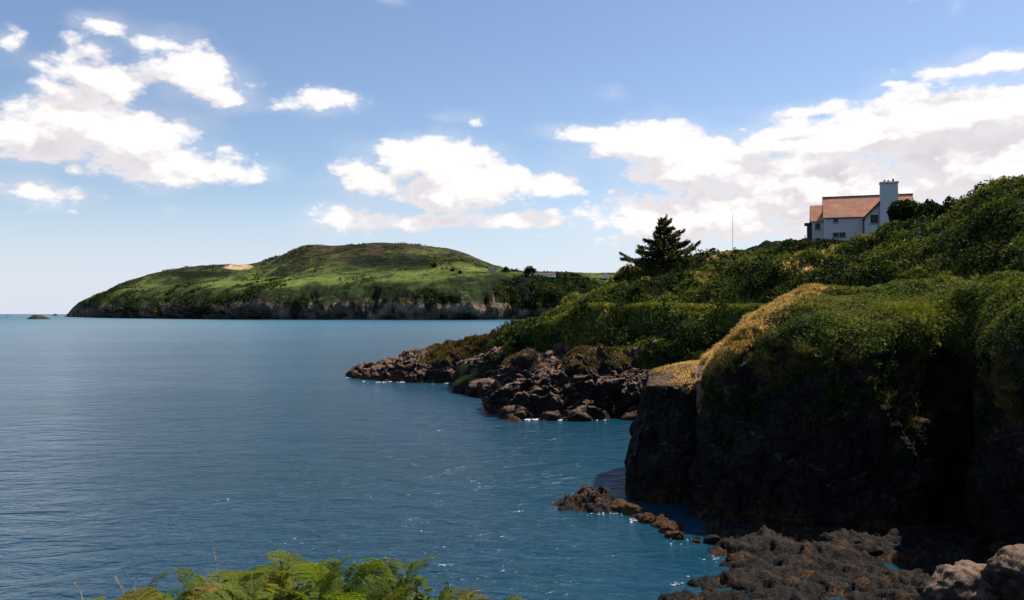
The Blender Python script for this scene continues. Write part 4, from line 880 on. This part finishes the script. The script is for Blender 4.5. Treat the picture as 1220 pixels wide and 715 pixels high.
BS = [(205, 722, 4.25), (285, 706, 4.35), (330, 704, 4.25), (395, 706, 4.15), (440, 712, 4.2), (505, 718, 4.15), (250, 716, 3.9), (365, 712, 3.8)]
for i, (px, py, Y) in enumerate(BS):
    x, y, z = P(px, py, Y); g0 = gz(x, y); e = empty('bramble', (x, y, g0)); setp(e, 'small-leaved bramble sprig among the bracken, '+rank(px, [b_[0] for b_ in BS])+' bramble from the left', 'bramble', 'bramble sprigs among the bracken')
    bm = bmesh.new(); cc_ = []; dd_ = []; rb = random.Random(500+i)
    for k in range(26):
        b0 = Vector((rb.gauss(0, .05), rb.gauss(0, .05), 0)); tp_ = Vector((rb.gauss(0, .13), rb.gauss(0, .12), (z-g0)*rb.uniform(.75, 1.04))); md = b0.lerp(tp_, .6)+Vector((rb.gauss(0, .03), rb.gauss(0, .03), .04))
        limb(bm, b0, md, .004, .003, 4); limb(bm, md, tp_, .003, .0012, 4)
        for q_ in range(34):
            f = rb.uniform(.25, 1); cc_.append(md.lerp(tp_, f)+Vector((rb.gauss(0, .014), rb.gauss(0, .014), rb.gauss(0, .012)))); dd_.append((rb.gauss(0, .5), rb.gauss(0, .5), 1))
    bobj('stems', bm, M_STEM, e); leaves('leaves', np.array(cc_), np.array(dd_), np.full(len(cc_), .021), M_BRM, e, up=.7)
# dry grass stalks
M_STRAW = simple('straw', (.42, .34, .24), .8)
def stalk(px0, py0, px1, py1, Y, label, heads=True, fork=None):
    a = Vector(P(px0, py0, Y)); b_ = Vector(P(px1, py1, Y+.05)); g0 = Vector((a.x, a.y, gz(a.x, a.y)-.03)); bm = bmesh.new()
    limb(bm, g0, a, .003, .0028, 5); mid_p = a.lerp(b_, .5)+Vector((.008, 0, .012)); limb(bm, a, mid_p, .0028, .0022, 5); limb(bm, mid_p, b_, .0022, .0014, 5)
    if fork: limb(bm, mid_p, Vector(P(fork[0], fork[1], Y)), .002, .001, 5)
    rg = random.Random(px0)
    for k in range(16):
        f = .45+.55*k/16; c_ = mid_p.lerp(b_, (f-.45)/.55); limb(bm, c_, c_+Vector((rg.uniform(-.012, .012), rg.uniform(-.01, .01), rg.uniform(.004, .02))), .0016, .0006, 4)
    bobj('grass_stalk', bm, M_STRAW); o = COL.objects[-1]; return o
for (a_, lab) in [((262, 720, 253, 648, 4.3), 'dry bent grass stalk rising highest behind the bracken'), ((100, 722, 88, 694, 4.2), 'dry grass stalk leaning left at the far left of the bottom edge'),
                  ((150, 722, 138, 688, 4.2), 'forked dry twig just left of the bracken'), ((158, 722, 161, 695, 4.25), 'short upright dry stalk beside the forked twig')]:
    o = stalk(*a_, lab, fork=(146, 700) if a_[0] == 150 else None); setp(o, lab, 'grass stalk')
